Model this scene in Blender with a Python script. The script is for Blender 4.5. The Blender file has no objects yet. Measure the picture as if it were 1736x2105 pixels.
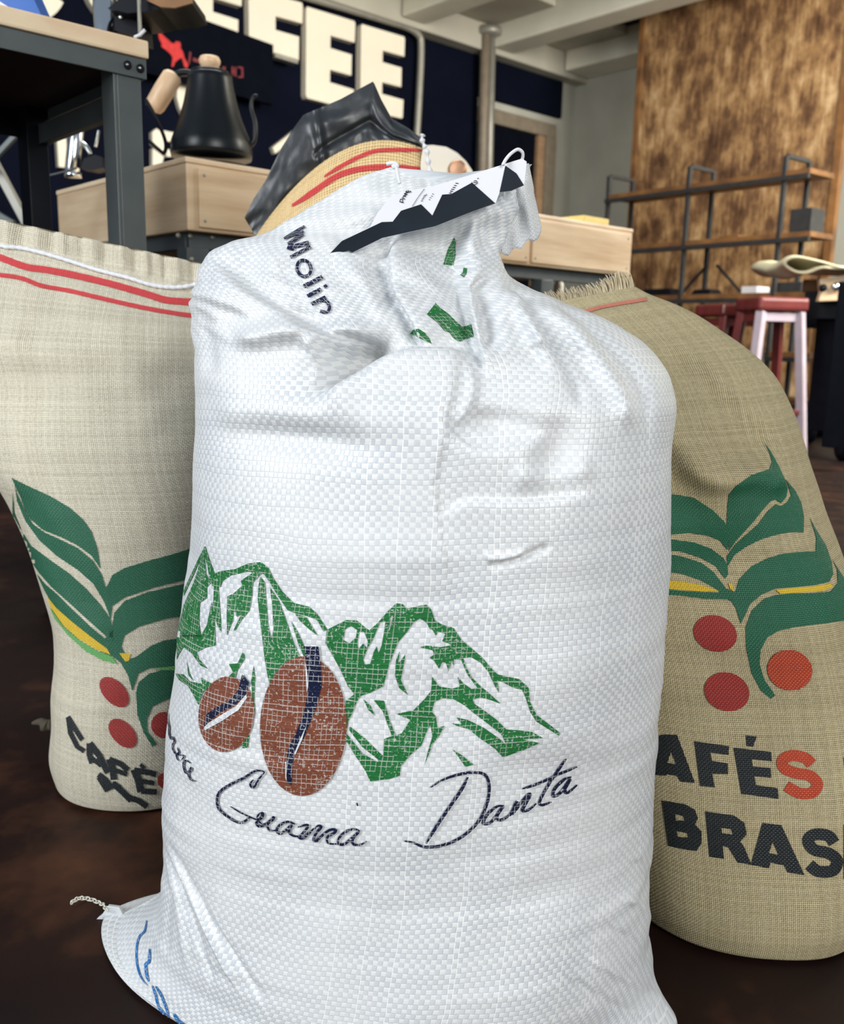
import bpy, bmesh, math, random
import numpy as np
from mathutils import Vector, Matrix
from mathutils.bvhtree import BVHTree
from mathutils.geometry import tessellate_polygon, barycentric_transform

random.seed(4)
S = bpy.context.scene
COL = S.collection

# ------------------------------------------------------------------ camera
W, H, F = 1736.0, 2105.0, 1850.0
CAM = Vector((0.0, 0.0, 0.60))
PITCH, ROLL = math.radians(11.07), math.radians(1.3)
fw = Vector((0, math.cos(PITCH), -math.sin(PITCH)))
r0 = Vector((1, 0, 0)); u0 = Vector((0, math.sin(PITCH), math.cos(PITCH)))
rt = r0 * math.cos(ROLL) + u0 * math.sin(ROLL)
up = -r0 * math.sin(ROLL) + u0 * math.cos(ROLL)
cd = bpy.data.cameras.new('camera'); cam = bpy.data.objects.new('camera', cd); COL.objects.link(cam)
cam.matrix_world = Matrix(((rt.x, up.x, -fw.x, CAM.x), (rt.y, up.y, -fw.y, CAM.y), (rt.z, up.z, -fw.z, CAM.z), (0, 0, 0, 1)))
cd.sensor_fit = 'VERTICAL'; cd.sensor_height = 36.0; cd.sensor_width = 36.0
cd.lens = F / H * 36.0
cd.clip_start = 0.02; cd.clip_end = 100
cd.dof.use_dof = True; cd.dof.focus_distance = 0.76; cd.dof.aperture_fstop = 9.5
S.camera = cam

# ------------------------------------------------------------------ light
S.view_settings.view_transform = 'Standard'; S.view_settings.look = 'None'
S.view_settings.gamma = 1.0; S.view_settings.use_curve_mapping = False
S.view_settings.exposure = 0.75
wd = bpy.data.worlds.new('world'); S.world = wd; wd.use_nodes = True
wd.node_tree.nodes['Background'].inputs[0].default_value = (0.66, 0.80, 1.0, 1)
wd.node_tree.nodes['Background'].inputs[1].default_value = 0.20

def area(name, loc, target, size, size_y, power, color):
    l = bpy.data.lights.new(name, 'AREA'); l.shape = 'RECTANGLE'; l.size = size; l.size_y = size_y
    l.energy = power; l.color = color
    o = bpy.data.objects.new(name, l); COL.objects.link(o); o.location = loc
    o.rotation_euler = (Vector(target) - Vector(loc)).to_track_quat('-Z', 'Y').to_euler()
    return o
area('window_light', (-2.6, -0.7, 1.75), (0.1, 0.9, 0.5), 1.3, 1.8, 60, (0.93, 0.97, 1.0))
area('front_fill_light', (1.7, -2.4, 1.8), (0.2, 0.9, 0.5), 1.8, 1.6, 66, (1.0, 0.985, 0.94))  # unseen soft fill, added to lift the right side of the white sack
area('back_wall_fill_light', (4.4, 3.2, 2.9), (2.4, 9.0, 1.9), 2.5, 1.8, 330, (1.0, 0.95, 0.86))  # unseen light, added to brighten the grey back wall
area('ceiling_light', (-0.6, 3.2, 3.3), (-0.6, 5.5, 1.0), 1.6, 1.6, 75, (1.0, 0.95, 0.87))

# ------------------------------------------------------------------ pixel helpers
def ray(px, py):
    return fw * F + rt * (px - W / 2) - up * (py - H / 2)
def P(px, py, Y):
    d = ray(px, py); return CAM + d * (Y / d.y)
def onplane(px, py, p0, n):
    d = ray(px, py); return CAM + d * ((Vector(p0) - CAM).dot(n) / d.dot(n))
def floorpt(px, py, z=0.0):
    return onplane(px, py, (0, 0, z), Vector((0, 0, 1)))
AX = math.radians(47.5)
U1 = Vector((math.sin(AX), math.cos(AX), 0)); U2 = Vector((-math.cos(AX), math.sin(AX), 0)); UZ = Vector((0, 0, 1))
def st(p): return p.dot(U1), p.dot(U2)
def fr(s, t, z): return U1 * s + U2 * t + UZ * z
_F = np.array(fw); _R = np.array(rt); _U = np.array(up); _C = np.array(CAM)
def project(pts):
    q = pts - _C; d = q @ _F
    return np.stack([W / 2 + F * (q @ _R) / d, H / 2 - F * (q @ _U) / d], -1)

# ------------------------------------------------------------------ object helpers
def meta(o, label=None, cat=None, group=None, kind=None):
    if label: o['label'] = label
    if cat: o['category'] = cat
    if group: o['group'] = group
    if kind: o['kind'] = kind
    return o
def thing(name, label, cat, loc=(0, 0, 0), group=None):
    o = bpy.data.objects.new(name, None); COL.objects.link(o); o.location = loc; o.empty_display_size = 0.05
    return meta(o, label, cat, group)
def base_loc(o):
    v = Vector((0, 0, 0))
    while o is not None: v += Vector(o.location); o = o.parent
    return v
def link(name, me, mat, parent=None, smooth=False):
    """mesh given in world coordinates -> object under parent"""
    o = bpy.data.objects.new(name, me); COL.objects.link(o)
    if mat is not None: me.materials.append(mat)
    if smooth: me.polygons.foreach_set('use_smooth', [True] * len(me.polygons))
    if parent is not None:
        me.transform(Matrix.Translation(-base_loc(parent))); o.parent = parent
    else:
        c = sum((v.co for v in me.vertices), Vector()) / max(1, len(me.vertices))
        c.z = min((v.co.z for v in me.vertices), default=0)
        me.transform(Matrix.Translation(-c)); o.location = c
    return o
def bm_obj(name, bm, mat, parent=None, smooth=False):
    me = bpy.data.meshes.new(name)
    bmesh.ops.recalc_face_normals(bm, faces=bm.faces)
    bm.to_mesh(me); bm.free()
    return link(name, me, mat, parent, smooth)
def add_hexa(bm, c):
    v = [bm.verts.new(p) for p in c]
    for f in ((0, 1, 2, 3), (4, 7, 6, 5), (0, 4, 5, 1), (1, 5, 6, 2), (2, 6, 7, 3), (3, 7, 4, 0)):
        bm.faces.new([v[i] for i in f])
def fbox(bm, s0, s1, t0, t1, z0, z1):
    add_hexa(bm, [fr(s0, t0, z0), fr(s1, t0, z0), fr(s1, t1, z0), fr(s0, t1, z0), fr(s0, t0, z1), fr(s1, t0, z1), fr(s1, t1, z1), fr(s0, t1, z1)])
def bevel(bm, w, seg=2):
    bmesh.ops.bevel(bm, geom=list(bm.edges), offset=w, segments=seg, profile=0.6, affect='EDGES', clamp_overlap=True)
def fb(name, s0, s1, t0, t1, z0, z1, mat, parent=None, bw=0.003):
    bm = bmesh.new(); fbox(bm, s0, s1, t0, t1, z0, z1)
    if bw: bevel(bm, bw)
    return bm_obj(name, bm, mat, parent)
def bar(bm, a, b, w, h=None, side=None):
    """rectangular bar from a to b"""
    a = Vector(a); b = Vector(b); h = h or w; d = (b - a).normalized()
    s = Vector(side) if side is not None else (d.cross(UZ) if abs(d.z) < 0.95 else U1.copy())
    s = (s - d * s.dot(d)).normalized(); n = d.cross(s).normalized()
    s = s * w / 2; n = n * h / 2
    add_hexa(bm, [a - s - n, a + s - n, a + s + n, a - s + n, b - s - n, b + s - n, b + s + n, b - s + n])
def barobj(name, a, b, w, mat, parent=None, h=None, side=None, bw=0.002):
    bm = bmesh.new(); bar(bm, a, b, w, h, side)
    if bw: bevel(bm, bw)
    return bm_obj(name, bm, mat, parent)
def tube(bm, pts, rad, n=8, cap=True):
    pts = [Vector(p) for p in pts]; rings = []; k = len(pts)
    rad = rad if isinstance(rad, (list, tuple)) else [rad] * k
    ref = None
    for i, p in enumerate(pts):
        d = (pts[min(i + 1, k - 1)] - pts[max(i - 1, 0)]).normalized()
        if ref is None: ref = d.orthogonal().normalized()
        ref = (ref - d * ref.dot(d)).normalized(); b = d.cross(ref)
        rings.append([bm.verts.new(p + (ref * math.cos(2 * math.pi * j / n) + b * math.sin(2 * math.pi * j / n)) * rad[i]) for j in range(n)])
    for i in range(k - 1):
        for j in range(n):
            bm.faces.new([rings[i][j], rings[i][(j + 1) % n], rings[i + 1][(j + 1) % n], rings[i + 1][j]])
    if cap: bm.faces.new(rings[0][::-1]); bm.faces.new(rings[-1])
def tubeobj(name, pts, rad, mat, parent=None, n=8):
    bm = bmesh.new(); tube(bm, pts, rad, n); return bm_obj(name, bm, mat, parent, True)
def lathe(name, base, prof, mat, parent=None, n=40, axis=UZ):
    """prof = list of (radius, height)"""
    bm = bmesh.new(); base = Vector(base); axis = Vector(axis).normalized(); a = axis.orthogonal().normalized(); b = axis.cross(a); rings = []
    for r, h in prof:
        rings.append([bm.verts.new(base + axis * h + (a * math.cos(2 * math.pi * j / n) + b * math.sin(2 * math.pi * j / n)) * max(r, 1e-4)) for j in range(n)])
    for i in range(len(prof) - 1):
        for j in range(n): bm.faces.new([rings[i][j], rings[i][(j + 1) % n], rings[i + 1][(j + 1) % n], rings[i + 1][j]])
    bm.faces.new(rings[0][::-1]); bm.faces.new(rings[-1])
    return bm_obj(name, bm, mat, parent, True)
def smooth_curve(pts, n=8, closed=False):
    p = [Vector(q) for q in pts]; out = []; k = len(p)
    rng = range(k) if closed else range(k - 1)
    for i in rng:
        if closed: a, b, c, d = p[(i - 1) % k], p[i], p[(i + 1) % k], p[(i + 2) % k]
        else: a, b, c, d = p[max(i - 1, 0)], p[i], p[i + 1], p[min(i + 2, k - 1)]
        for j in range(n):
            t = j / n
            out.append(0.5 * ((2 * b) + (c - a) * t + (2 * a - 5 * b + 4 * c - d) * t * t + (3 * b - a - 3 * c + d) * t ** 3))
    if not closed: out.append(p[-1])
    return out
def prism(name, poly, p0, n, thick, mat, parent=None, bw=0.0):
    """outline given in photo pixels, laid on the plane (p0,n) and given its real thickness behind it"""
    n = Vector(n).normalized()
    if n.dot(CAM - Vector(p0)) < 0: n = -n
    v3 = [onplane(x, y, p0, n) for x, y in poly]
    bm = bmesh.new(); a = [bm.verts.new(p) for p in v3]; b = [bm.verts.new(p - n * thick) for p in v3]
    for tri in tessellate_polygon([v3]):
        bm.faces.new([a[i] for i in tri]); bm.faces.new([b[i] for i in reversed(tri)])
    k = len(a)
    for i in range(k): bm.faces.new([a[i], b[i], b[(i + 1) % k], a[(i + 1) % k]])
    if bw: bmesh.ops.bevel(bm, geom=[e for e in bm.edges if abs(e.calc_face_angle(0)) > 0.5], offset=bw, segments=2, affect='EDGES')
    return bm_obj(name, bm, mat, parent)

# ------------------------------------------------------------------ materials
class NT:
    def __init__(s, name):
        s.m = bpy.data.materials.new(name); s.m.use_nodes = True; s.t = s.m.node_tree; s.b = s.t.nodes['Principled BSDF']
    def n(s, typ, **kw):
        q = s.t.nodes.new(typ)
        for k, v in kw.items(): setattr(q, k, v)
        return q
    def set(s, sock, val):
        if hasattr(val, 'is_output') or isinstance(val, bpy.types.NodeSocket): s.t.links.new(val, sock)
        else: sock.default_value = val
    def math(s, op, a, b=0.0, c=0.0, clamp=False):
        q = s.n('ShaderNodeMath', operation=op); q.use_clamp = clamp
        s.set(q.inputs[0], a); s.set(q.inputs[1], b); s.set(q.inputs[2], c); return q.outputs[0]
    def mix(s, f, a, b):
        q = s.n('ShaderNodeMix', data_type='RGBA'); s.set(q.inputs[0], f)
        s.set(q.inputs[6], a if not isinstance(a, tuple) else (*a, 1)); s.set(q.inputs[7], b if not isinstance(b, tuple) else (*b, 1)); return q.outputs[2]
    def noise(s, vec, scale, detail=3.0, rough=0.5):
        q = s.n('ShaderNodeTexNoise'); s.set(q.inputs['Vector'], vec); q.inputs['Scale'].default_value = scale
        q.inputs['Detail'].default_value = detail; q.inputs['Roughness'].default_value = rough; return q.outputs[0]
    def ramp(s, f, stops):
        q = s.n('ShaderNodeValToRGB'); s.set(q.inputs[0], f); e = q.color_ramp.elements
        while len(e) < len(stops): e.new(0.5)
        for el, (p, c) in zip(e, stops): el.position = p; el.color = (*c, 1)
        return q.outputs[0]
    def coord(s, which='Object', scale=(1, 1, 1)):
        c = s.n('ShaderNodeTexCoord').outputs[which]; m = s.n('ShaderNodeMapping'); s.t.links.new(c, m.inputs[0]); m.inputs['Scale'].default_value = scale; return m.outputs[0]
    def bump(s, h, dist, strength=1.0):
        q = s.n('ShaderNodeBump'); s.set(q.inputs['Height'], h); q.inputs['Distance'].default_value = dist; q.inputs['Strength'].default_value = strength
        s.t.links.new(q.outputs[0], s.b.inputs['Normal'])
    def fin(s, col=None, rough=None, metal=None, spec=None):
        if col is not None: s.set(s.b.inputs['Base Color'], (*col, 1) if isinstance(col, tuple) else col)
        if rough is not None: s.set(s.b.inputs['Roughness'], rough)
        if metal is not None: s.b.inputs['Metallic'].default_value = metal
        if spec is not None: s.b.inputs['Specular IOR Level'].default_value = spec
        return s.m
def plain(name, col, rough=0.5, metal=0.0, var=0.15, scale=12, bump=0.0, spec=0.5):
    t = NT(name); c = t.coord(); nz = t.noise(c, scale, 4)
    lo = tuple(x * (1 - var) for x in col); hi = tuple(min(1, x * (1 + var)) for x in col)
    if bump: t.bump(t.noise(c, scale * 8, 3), bump)
    return t.fin(t.ramp(nz, [(0.3, lo), (0.7, hi)]), rough, metal, spec)
def wood(name, a, b, scale=(2, 2, 26), rough=0.45):
    t = NT(name); c = t.coord('Object', scale); nz = t.noise(c, 2.0, 6, 0.6); n2 = t.noise(t.coord('Object'), 5, 2)
    f = t.math('ADD', t.math('MULTIPLY', nz, 0.7), t.math('MULTIPLY', n2, 0.3))
    t.bump(nz, 0.0006); return t.fin(t.ramp(f, [(0.35, a), (0.65, b)]), rough)

def uv(t):
    q = t.n('ShaderNodeUVMap'); q.uv_map = 'UVMap'; x = t.n('ShaderNodeSeparateXYZ'); t.t.links.new(q.outputs[0], x.inputs[0]); return x.outputs[0], x.outputs[1], q.outputs[0]
def poly_weave(name, ink=None, pitch=0.0041, speck=0.5):
    """woven polypropylene tape; ink = printed colour sitting on the tapes"""
    t = NT(name); M = t.math; u, v, vec = uv(t)
    wob = t.noise(vec, 14, 2); wob2 = t.noise(vec, 160, 2)
    u = M('ADD', u, M('MULTIPLY', wob, 0.006)); v = M('ADD', v, M('MULTIPLY', t.noise(vec, 9, 2), 0.012))
    u = M('ADD', u, M('MULTIPLY', wob2, 0.0012)); v = M('ADD', v, M('MULTIPLY', wob2, 0.0010))
    su = M('DIVIDE', u, pitch); sv = M('DIVIDE', v, pitch)
    iu = M('FLOOR', su); iv = M('FLOOR', sv); fu = M('SUBTRACT', su, iu); fv = M('SUBTRACT', sv, iv)
    par = M('FLOORED_MODULO', M('ADD', iu, iv), 2.0)
    def prof(x):
        a = M('ABSOLUTE', M('SUBTRACT', M('MULTIPLY', x, 2.0), 1.0)); return M('SUBTRACT', 1.0, M('POWER', a, 4.0))
    pu, pv = prof(fu), prof(fv)
    hgt = M('ADD', M('MULTIPLY', pu, par), M('MULTIPLY', pv, M('SUBTRACT', 1.0, par)))
    hgt = M('ADD', M('MULTIPLY', hgt, 0.6), M('MULTIPLY', M('MULTIPLY', pu, pv), 0.4))
    def lines(i, f, seed, thr):
        w = t.n('ShaderNodeTexWhiteNoise', noise_dimensions='1D'); t.set(w.inputs['W'], M('ADD', i, seed))
        on = M('GREATER_THAN', w.outputs[0], thr); return M('MULTIPLY', on, M('LESS_THAN', f, 0.20))
    ln = M('MAXIMUM', lines(iv, fv, 11.3, 0.70), lines(iu, fu, 71.7, 0.86))
    hgt = M('ADD', hgt, M('MULTIPLY', ln, 0.9)); t.bump(hgt, 0.00036, 0.75)
    amt = t.ramp(t.noise(vec, 7, 3), [(0.33, (0.15,) * 3), (0.62, (1,) * 3)])
    dark = t.mix(amt, (0.67, 0.68, 0.68), (0.52, 0.55, 0.58))
    base = t.mix(par, (0.70, 0.705, 0.70), dark); base = t.mix(ln, base, (0.78, 0.785, 0.78))
    if ink:
        edge = M('MAXIMUM', M('LESS_THAN', fu, 0.09), M('LESS_THAN', fv, 0.09))
        miss = M('GREATER_THAN', M('ADD', t.noise(vec, 420, 3, 0.7), M('MULTIPLY', t.noise(vec, 30, 2), 0.25)), 0.70 + 0.10 * speck)
        wh = M('MAXIMUM', M('MULTIPLY', edge, M('GREATER_THAN', t.noise(vec, 90, 2), 0.47)), miss); wh = M('MAXIMUM', wh, M('MULTIPLY', ln, 0.45))
        dk = tuple(c * 0.72 for c in ink); base = t.mix(M('MULTIPLY', wh, 0.62), t.mix(t.noise(vec, 60, 3), dk, ink), (0.66, 0.66, 0.63))
        return t.fin(base, 0.5, spec=0.25)
    m = t.fin(base, 0.40, spec=0.45)
    t.b.inputs['Sheen Weight'].default_value = 0.0
    return m
def burlap(name, a, b, pitch=0.0020, ink=None, gloss=0.8, hole=0.9, bumpd=0.0006):
    t = NT(name); M = t.math; u, v, vec = uv(t)
    u = M('ADD', u, M('MULTIPLY', t.noise(vec, 25, 2), 0.004)); v = M('ADD', v, M('MULTIPLY', t.noise(vec, 21, 2), 0.004))
    su = M('DIVIDE', u, pitch); sv = M('DIVIDE', v, pitch)
    iu = M('FLOOR', su); iv = M('FLOOR', sv)
    fu = M('SUBTRACT', su, iu); fv = M('SUBTRACT', sv, iv); par = M('FLOORED_MODULO', M('ADD', iu, iv), 2.0)
    hu = M('SINE', M('MULTIPLY', fu, math.pi)); hv = M('SINE', M('MULTIPLY', fv, math.pi))
    def rnd(i, s):
        w = t.n('ShaderNodeTexWhiteNoise', noise_dimensions='1D'); t.set(w.inputs['W'], M('ADD', i, s)); return w.outputs[0]
    wu = M('ADD', 0.16, M('MULTIPLY', rnd(iu, 3.7), 0.34)); wv = M('ADD', 0.16, M('MULTIPLY', rnd(iv, 9.1), 0.34))
    hol = M('MULTIPLY', M('LESS_THAN', hu, M('ADD', wu, 0.22)), M('LESS_THAN', hv, M('ADD', wv, 0.22)))
    top = M('ADD', M('MULTIPLY', hu, par), M('MULTIPLY', hv, M('SUBTRACT', 1.0, par)))
    hgt = M('ADD', M('MULTIPLY', top, 0.6), M('MULTIPLY', M('MAXIMUM', hu, hv), 0.4))
    t.bump(hgt, bumpd, 0.8)
    f = M('ADD', M('MULTIPLY', top, 0.55), M('MULTIPLY', t.noise(vec, 300, 3), 0.5))
    f = M('ADD', f, M('MULTIPLY', M('SUBTRACT', M('ADD', rnd(iv, 1.3), rnd(iu, 5.3)), 1.0), 0.11))
    colr = t.ramp(f, [(0.2, a), (0.85, b)])
    if ink: colr = t.mix(M('ADD', 0.90, M('MULTIPLY', t.noise(vec, 500, 2), 0.12)), colr, ink)
    colr = t.mix(M('MULTIPLY', hol, hole), colr, tuple(x * 0.12 for x in a) if not ink else tuple(x * 0.25 for x in ink))
    return t.fin(colr, gloss, spec=0.2 if not ink else 0.3)

M_floor = NT('stained_concrete')
_c = M_floor.coord('Object'); _n = M_floor.noise(_c, 1.6, 7, 0.6); _n2 = M_floor.noise(_c, 11, 5, 0.6)
M_floor = M_floor.fin(M_floor.ramp(M_floor.math('ADD', M_floor.math('MULTIPLY', _n, 0.6), M_floor.math('MULTIPLY', _n2, 0.4)), [(0.35, (0.005, 0.0022, 0.0028)), (0.52, (0.015, 0.005, 0.003)), (0.67, (0.070, 0.026, 0.012))]), M_floor.math('ADD', 0.42, M_floor.math('MULTIPLY', _n2, 0.3)), spec=0.22)
M_wallg = plain('grey_plaster', (0.44, 0.44, 0.38), 0.8, var=0.12, scale=1.5)
M_blackwall = plain('black_wall_paint', (0.0035, 0.005, 0.012), 0.8, var=0.2, scale=2, spec=0.03)
M_ceil = plain('ceiling_concrete', (0.42, 0.40, 0.33), 0.85, var=0.1, scale=2)
M_ceild = plain('ceiling_recess', (0.045, 0.055, 0.06), 0.9, var=0.2, scale=1)
M_beam = plain('painted_beam', (0.78, 0.76, 0.64), 0.7, var=0.06, scale=3)
M_letter = plain('cream_sign_letters', (0.80, 0.74, 0.60), 0.5, var=0.03, scale=3)
M_steel = plain('grey_steel', (0.085, 0.098, 0.098), 0.42, 0.2, var=0.1, scale=20)
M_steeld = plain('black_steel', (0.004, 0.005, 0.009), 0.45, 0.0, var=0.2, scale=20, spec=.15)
M_rack = plain('rack_frame_steel', (0.035, 0.035, 0.035), 0.5, 0.2, var=0.2, scale=20)
M_chrome = plain('chrome', (0.75, 0.77, 0.76), 0.15, 1.0, var=0.03)
M_alu = plain('galvanised_pipe', (0.30, 0.29, 0.25), 0.45, 0.4, var=0.1)
M_pine = wood('pale_beech', (0.54, 0.36, 0.20), (0.78, 0.60, 0.39), (1.2, 1.2, 14))
M_top = wood('butcher_block', (0.74, 0.52, 0.32), (0.88, 0.72, 0.50), (3, 3, 8))
M_knob = wood('light_maple', (0.72, 0.46, 0.26), (0.84, 0.60, 0.38), (20, 20, 5), 0.4)
M_kettle = plain('matte_black_enamel', (0.004, 0.006, 0.008), 0.33, 0.0, var=0.1, spec=.35)
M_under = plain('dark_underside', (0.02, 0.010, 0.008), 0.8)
M_stoolw = plain('mahogany_stool', (0.17, 0.035, 0.03), 0.22, var=0.15, spec=0.8)
M_stooll = plain('lit_mahogany_leg', (0.50, 0.42, 0.48), 0.3, var=0.1)  # pale tone stands for light reflected off the glossy mahogany front legs
M_white = plain('white_plastic', (0.80, 0.76, 0.66), 0.35, var=0.03)
M_copper = plain('copper_cap', (0.42, 0.23, 0.13), 0.35, 0.5)
M_thread = plain('white_cotton_thread', (0.74, 0.75, 0.78), 0.8, var=0.04, scale=300)
M_threadg = plain('off_white_chain_thread', (0.62, 0.60, 0.52), 0.8, var=0.1, scale=200)
M_red = plain('red_print', (0.55, 0.012, 0.012), 0.6, var=0.2, scale=30)
M_redd = plain('faded_red_print', (0.16, 0.006, 0.012), 0.6, var=0.3, scale=30)
M_paper = plain('white_paper', (0.70, 0.70, 0.74), 0.45, var=0.02)
M_navy = plain('black_tag_ink', (0.004, 0.009, 0.016), 0.5, var=0.3, scale=40, spec=.2)
M_blue = plain('blue_pack_print', (0.01, 0.10, 0.42), 0.4)
M_cloth = plain('cream_folded_cloth', (0.80, 0.74, 0.50), 0.75, var=0.06)
M_yellow = plain('yellow_paper', (0.80, 0.62, 0.22), 0.7)
M_dkwood = wood('dark_walnut', (0.10, 0.045, 0.018), (0.28, 0.13, 0.04), (3, 3, 3))
M_door = plain('black_door', (0.003, 0.004, 0.008), 0.8, spec=0.03)
M_jamb = plain('taupe_door_frame', (0.20, 0.165, 0.12), 0.5)
M_jambw = wood('wood_door_stop', (0.22, 0.13, 0.07), (0.40, 0.26, 0.15))

t = NT('stained_plywood'); c = t.coord('Object', (3.4, 3.4, 1.9)); n1 = t.noise(c, 1.7, 8, 0.68); n2 = t.noise(t.coord('Object', (1, 1, 1)), 0.8, 3); n3 = t.noise(t.coord('Object', (30, 30, 2)), 2, 4)
f = t.math('ADD', t.math('ADD', t.math('MULTIPLY', n1, 0.62), t.math('MULTIPLY', n2, 0.22)), t.math('MULTIPLY', n3, 0.18)); t.bump(n1, 0.002)
M_ply = t.fin(t.ramp(f, [(0.39, (0.055, 0.024, 0.011)), (0.47, (0.15, 0.076, 0.034)), (0.54, (0.33, 0.19, 0.08)), (0.64, (0.60, 0.42, 0.23))]), 0.45)
t = NT('liner_plastic'); c = t.coord('Object'); t.bump(t.noise(c, 45, 3), 0.0008)
M_liner = t.fin(t.ramp(t.noise(c, 5, 2), [(0.3, (0.010, 0.012, 0.014)), (0.7, (0.020, 0.024, 0.028))]), 0.42, spec=0.8)
M_poly = poly_weave('woven_polypropylene')
M_pgreen = poly_weave('green_print_on_tape', (0.018, 0.165, 0.042))
M_pbrown = poly_weave('brown_print_on_tape', (0.21, 0.065, 0.035))
M_pnavy = poly_weave('navy_print_on_tape', (0.008, 0.012, 0.045))
M_pblue = poly_weave('blue_print_on_tape', (0.012, 0.16, 0.46))
J = ((0.34, 0.28, 0.19), (0.80, 0.75, 0.60)); JR = ((0.21, 0.165, 0.08), (0.60, 0.51, 0.31)); JB = ((0.50, 0.32, 0.12), (0.88, 0.66, 0.36))
M_jl = burlap('burlap_pale', *J, pitch=0.0022); M_jr = burlap('burlap_tan', *JR, pitch=0.0019); M_jb = burlap('burlap_golden', *JB, pitch=0.0042, hole=0.6)
def inks(base, p, tag):
    return dict(green=burlap('green_ink_' + tag, *base, pitch=p, ink=(0.006, 0.12, 0.062), gloss=0.45), red=burlap('red_ink_' + tag, *base, pitch=p, ink=(0.34, 0.022, 0.022), gloss=0.45),
                navy=burlap('navy_ink_' + tag, *base, pitch=p, ink=(0.002, 0.009, 0.017), gloss=0.4), yellow=burlap('yellow_ink_' + tag, *base, pitch=p, ink=(0.75, 0.50, 0.03), gloss=0.6),
                lime=burlap('lime_ink_' + tag, *base, pitch=p, ink=(0.13, 0.42, 0.12), gloss=0.6), stripe=burlap('red_yarn_' + tag, *base, pitch=p, ink=(0.62, 0.045, 0.055), gloss=0.8))
IL, IR, IB = inks(J, 0.0022, 'left'), inks(JR, 0.0019, 'right'), inks(JB, 0.0042, 'back')

# ------------------------------------------------------------------ room shell
K0 = Vector((1.6, 10.7, 0)); sK, tK = st(K0)          # far corner of the room
def wA(px, py, off=0.0): return onplane(px, py, K0 - U2 * off, U2)      # point on the black wall (left)
def wB(px, py, off=0.0): return onplane(px, py, K0 - U1 * off, U1)      # point on the grey wall (right)
CEZ = wA(1165, 168).z
def struct(o): o['kind'] = 'structure'; return o
bm = bmesh.new(); fbox(bm, -7, sK + .4, -9, tK + .4, -0.12, 0.0); struct(bm_obj('floor', bm, M_floor))
bm = bmesh.new(); fbox(bm, -3.0, sK + .4, tK, tK + .2, 0, CEZ + 1.0); struct(bm_obj('wall_left', bm, M_wallg))
bm = bmesh.new(); fbox(bm, sK, sK + .2, -4.5, tK, 0, CEZ + 1.0); struct(bm_obj('wall_back', bm, M_wallg))
struct(fb('ceiling', 2.2, sK + .4, -1.0, tK + .4, CEZ + 0.32, CEZ + 0.5, M_ceild, None, 0))
# concrete ledge above the black paint, seen as a pale band
struct(fb('trim_1', 2.2, sK, tK - 0.16, tK - 0.001, CEZ - 0.02, CEZ + 0.31, M_ceil, None, 0.01))
sx_ = [st(wA(x, 100))[0] for x in (1138, 990, 800, 560)]
for k, s in enumerate(sx_):
    struct(fb('trim_%d' % (k + 2), s, s + (.30 if k else sK - s - .002), -1.0, tK - 0.17, CEZ + .03, CEZ + 0.31, M_beam, None, 0.02))
for k in range(3):
    struct(fb('trim_%d' % (k + 6), sx_[k + 1] + .31, sx_[k] - .01, tK - .95, tK - .17, CEZ + .22, CEZ + 0.31, M_ceil, None, 0.01))
for k in range(3):
    struct(fb('trim_%d' % (k + 12), sx_[k + 1] + .31, sx_[k] - .01, tK - 3.1, tK - 2.6, CEZ + .26, CEZ + 0.31, M_ceil, None, 0.01))
struct(fb('baseboard_back', sK - 0.02, sK - 0.001, -4.4, tK - .02, 0.0, 0.10, M_jamb, None, 0.003))

def wallA_slab(name, pts, thick, off, mat, parent=None, bw=0.0):
    return prism(name, pts, K0 - U2 * (off + thick), U2, thick, mat, parent, bw)
# black paint: full height on the left, a box-out over the door
bm = bmesh.new(); sd = st(wA(975, 300))[0]; zt = CEZ - 0.03
fbox(bm, -2.95, sd, tK - 0.03, tK - 0.001, 0.0, zt); struct(bm_obj('trim_9', bm, M_blackwall))
p = wA(1148, 245); q = wA(1148, 245); bm = bmesh.new(); fbox(bm, sd, st(p)[0], tK - 0.05, tK - 0.002, p.z, zt); bevel(bm, 0.012); struct(bm_obj('trim_10', bm, M_blackwall))
# door below it
dz = wA(990, 222).z; s0, s1 = st(wA(976, 300))[0], st(wA(1130, 300))[0]
door = thing('door_1', None, None, fr((s0 + s1) / 2, tK - .05, 0)); door['kind'] = 'structure'
fb('door_leaf', s0 + .12, s1 - .28, tK - .04, tK - .006, 0.0, dz - .14, M_door, door, 0.004)
fb('door_frame', s0, s1, tK - .09, tK - .003, dz - .14, dz, M_jamb, door, 0.008)
fb('door_frame', s0, s0 + .11, tK - .09, tK - .003, 0, dz - .141, M_steel, door, 0.008)
fb('door_frame', s1 - .16, s1, tK - .10, tK - .003, 0, dz - .141, M_jamb, door, 0.008)
fb('door_stop', s1 - .27, s1 - .165, tK - .08, tK - .004, 0, dz - .141, M_jambw, door, 0.008)

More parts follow.
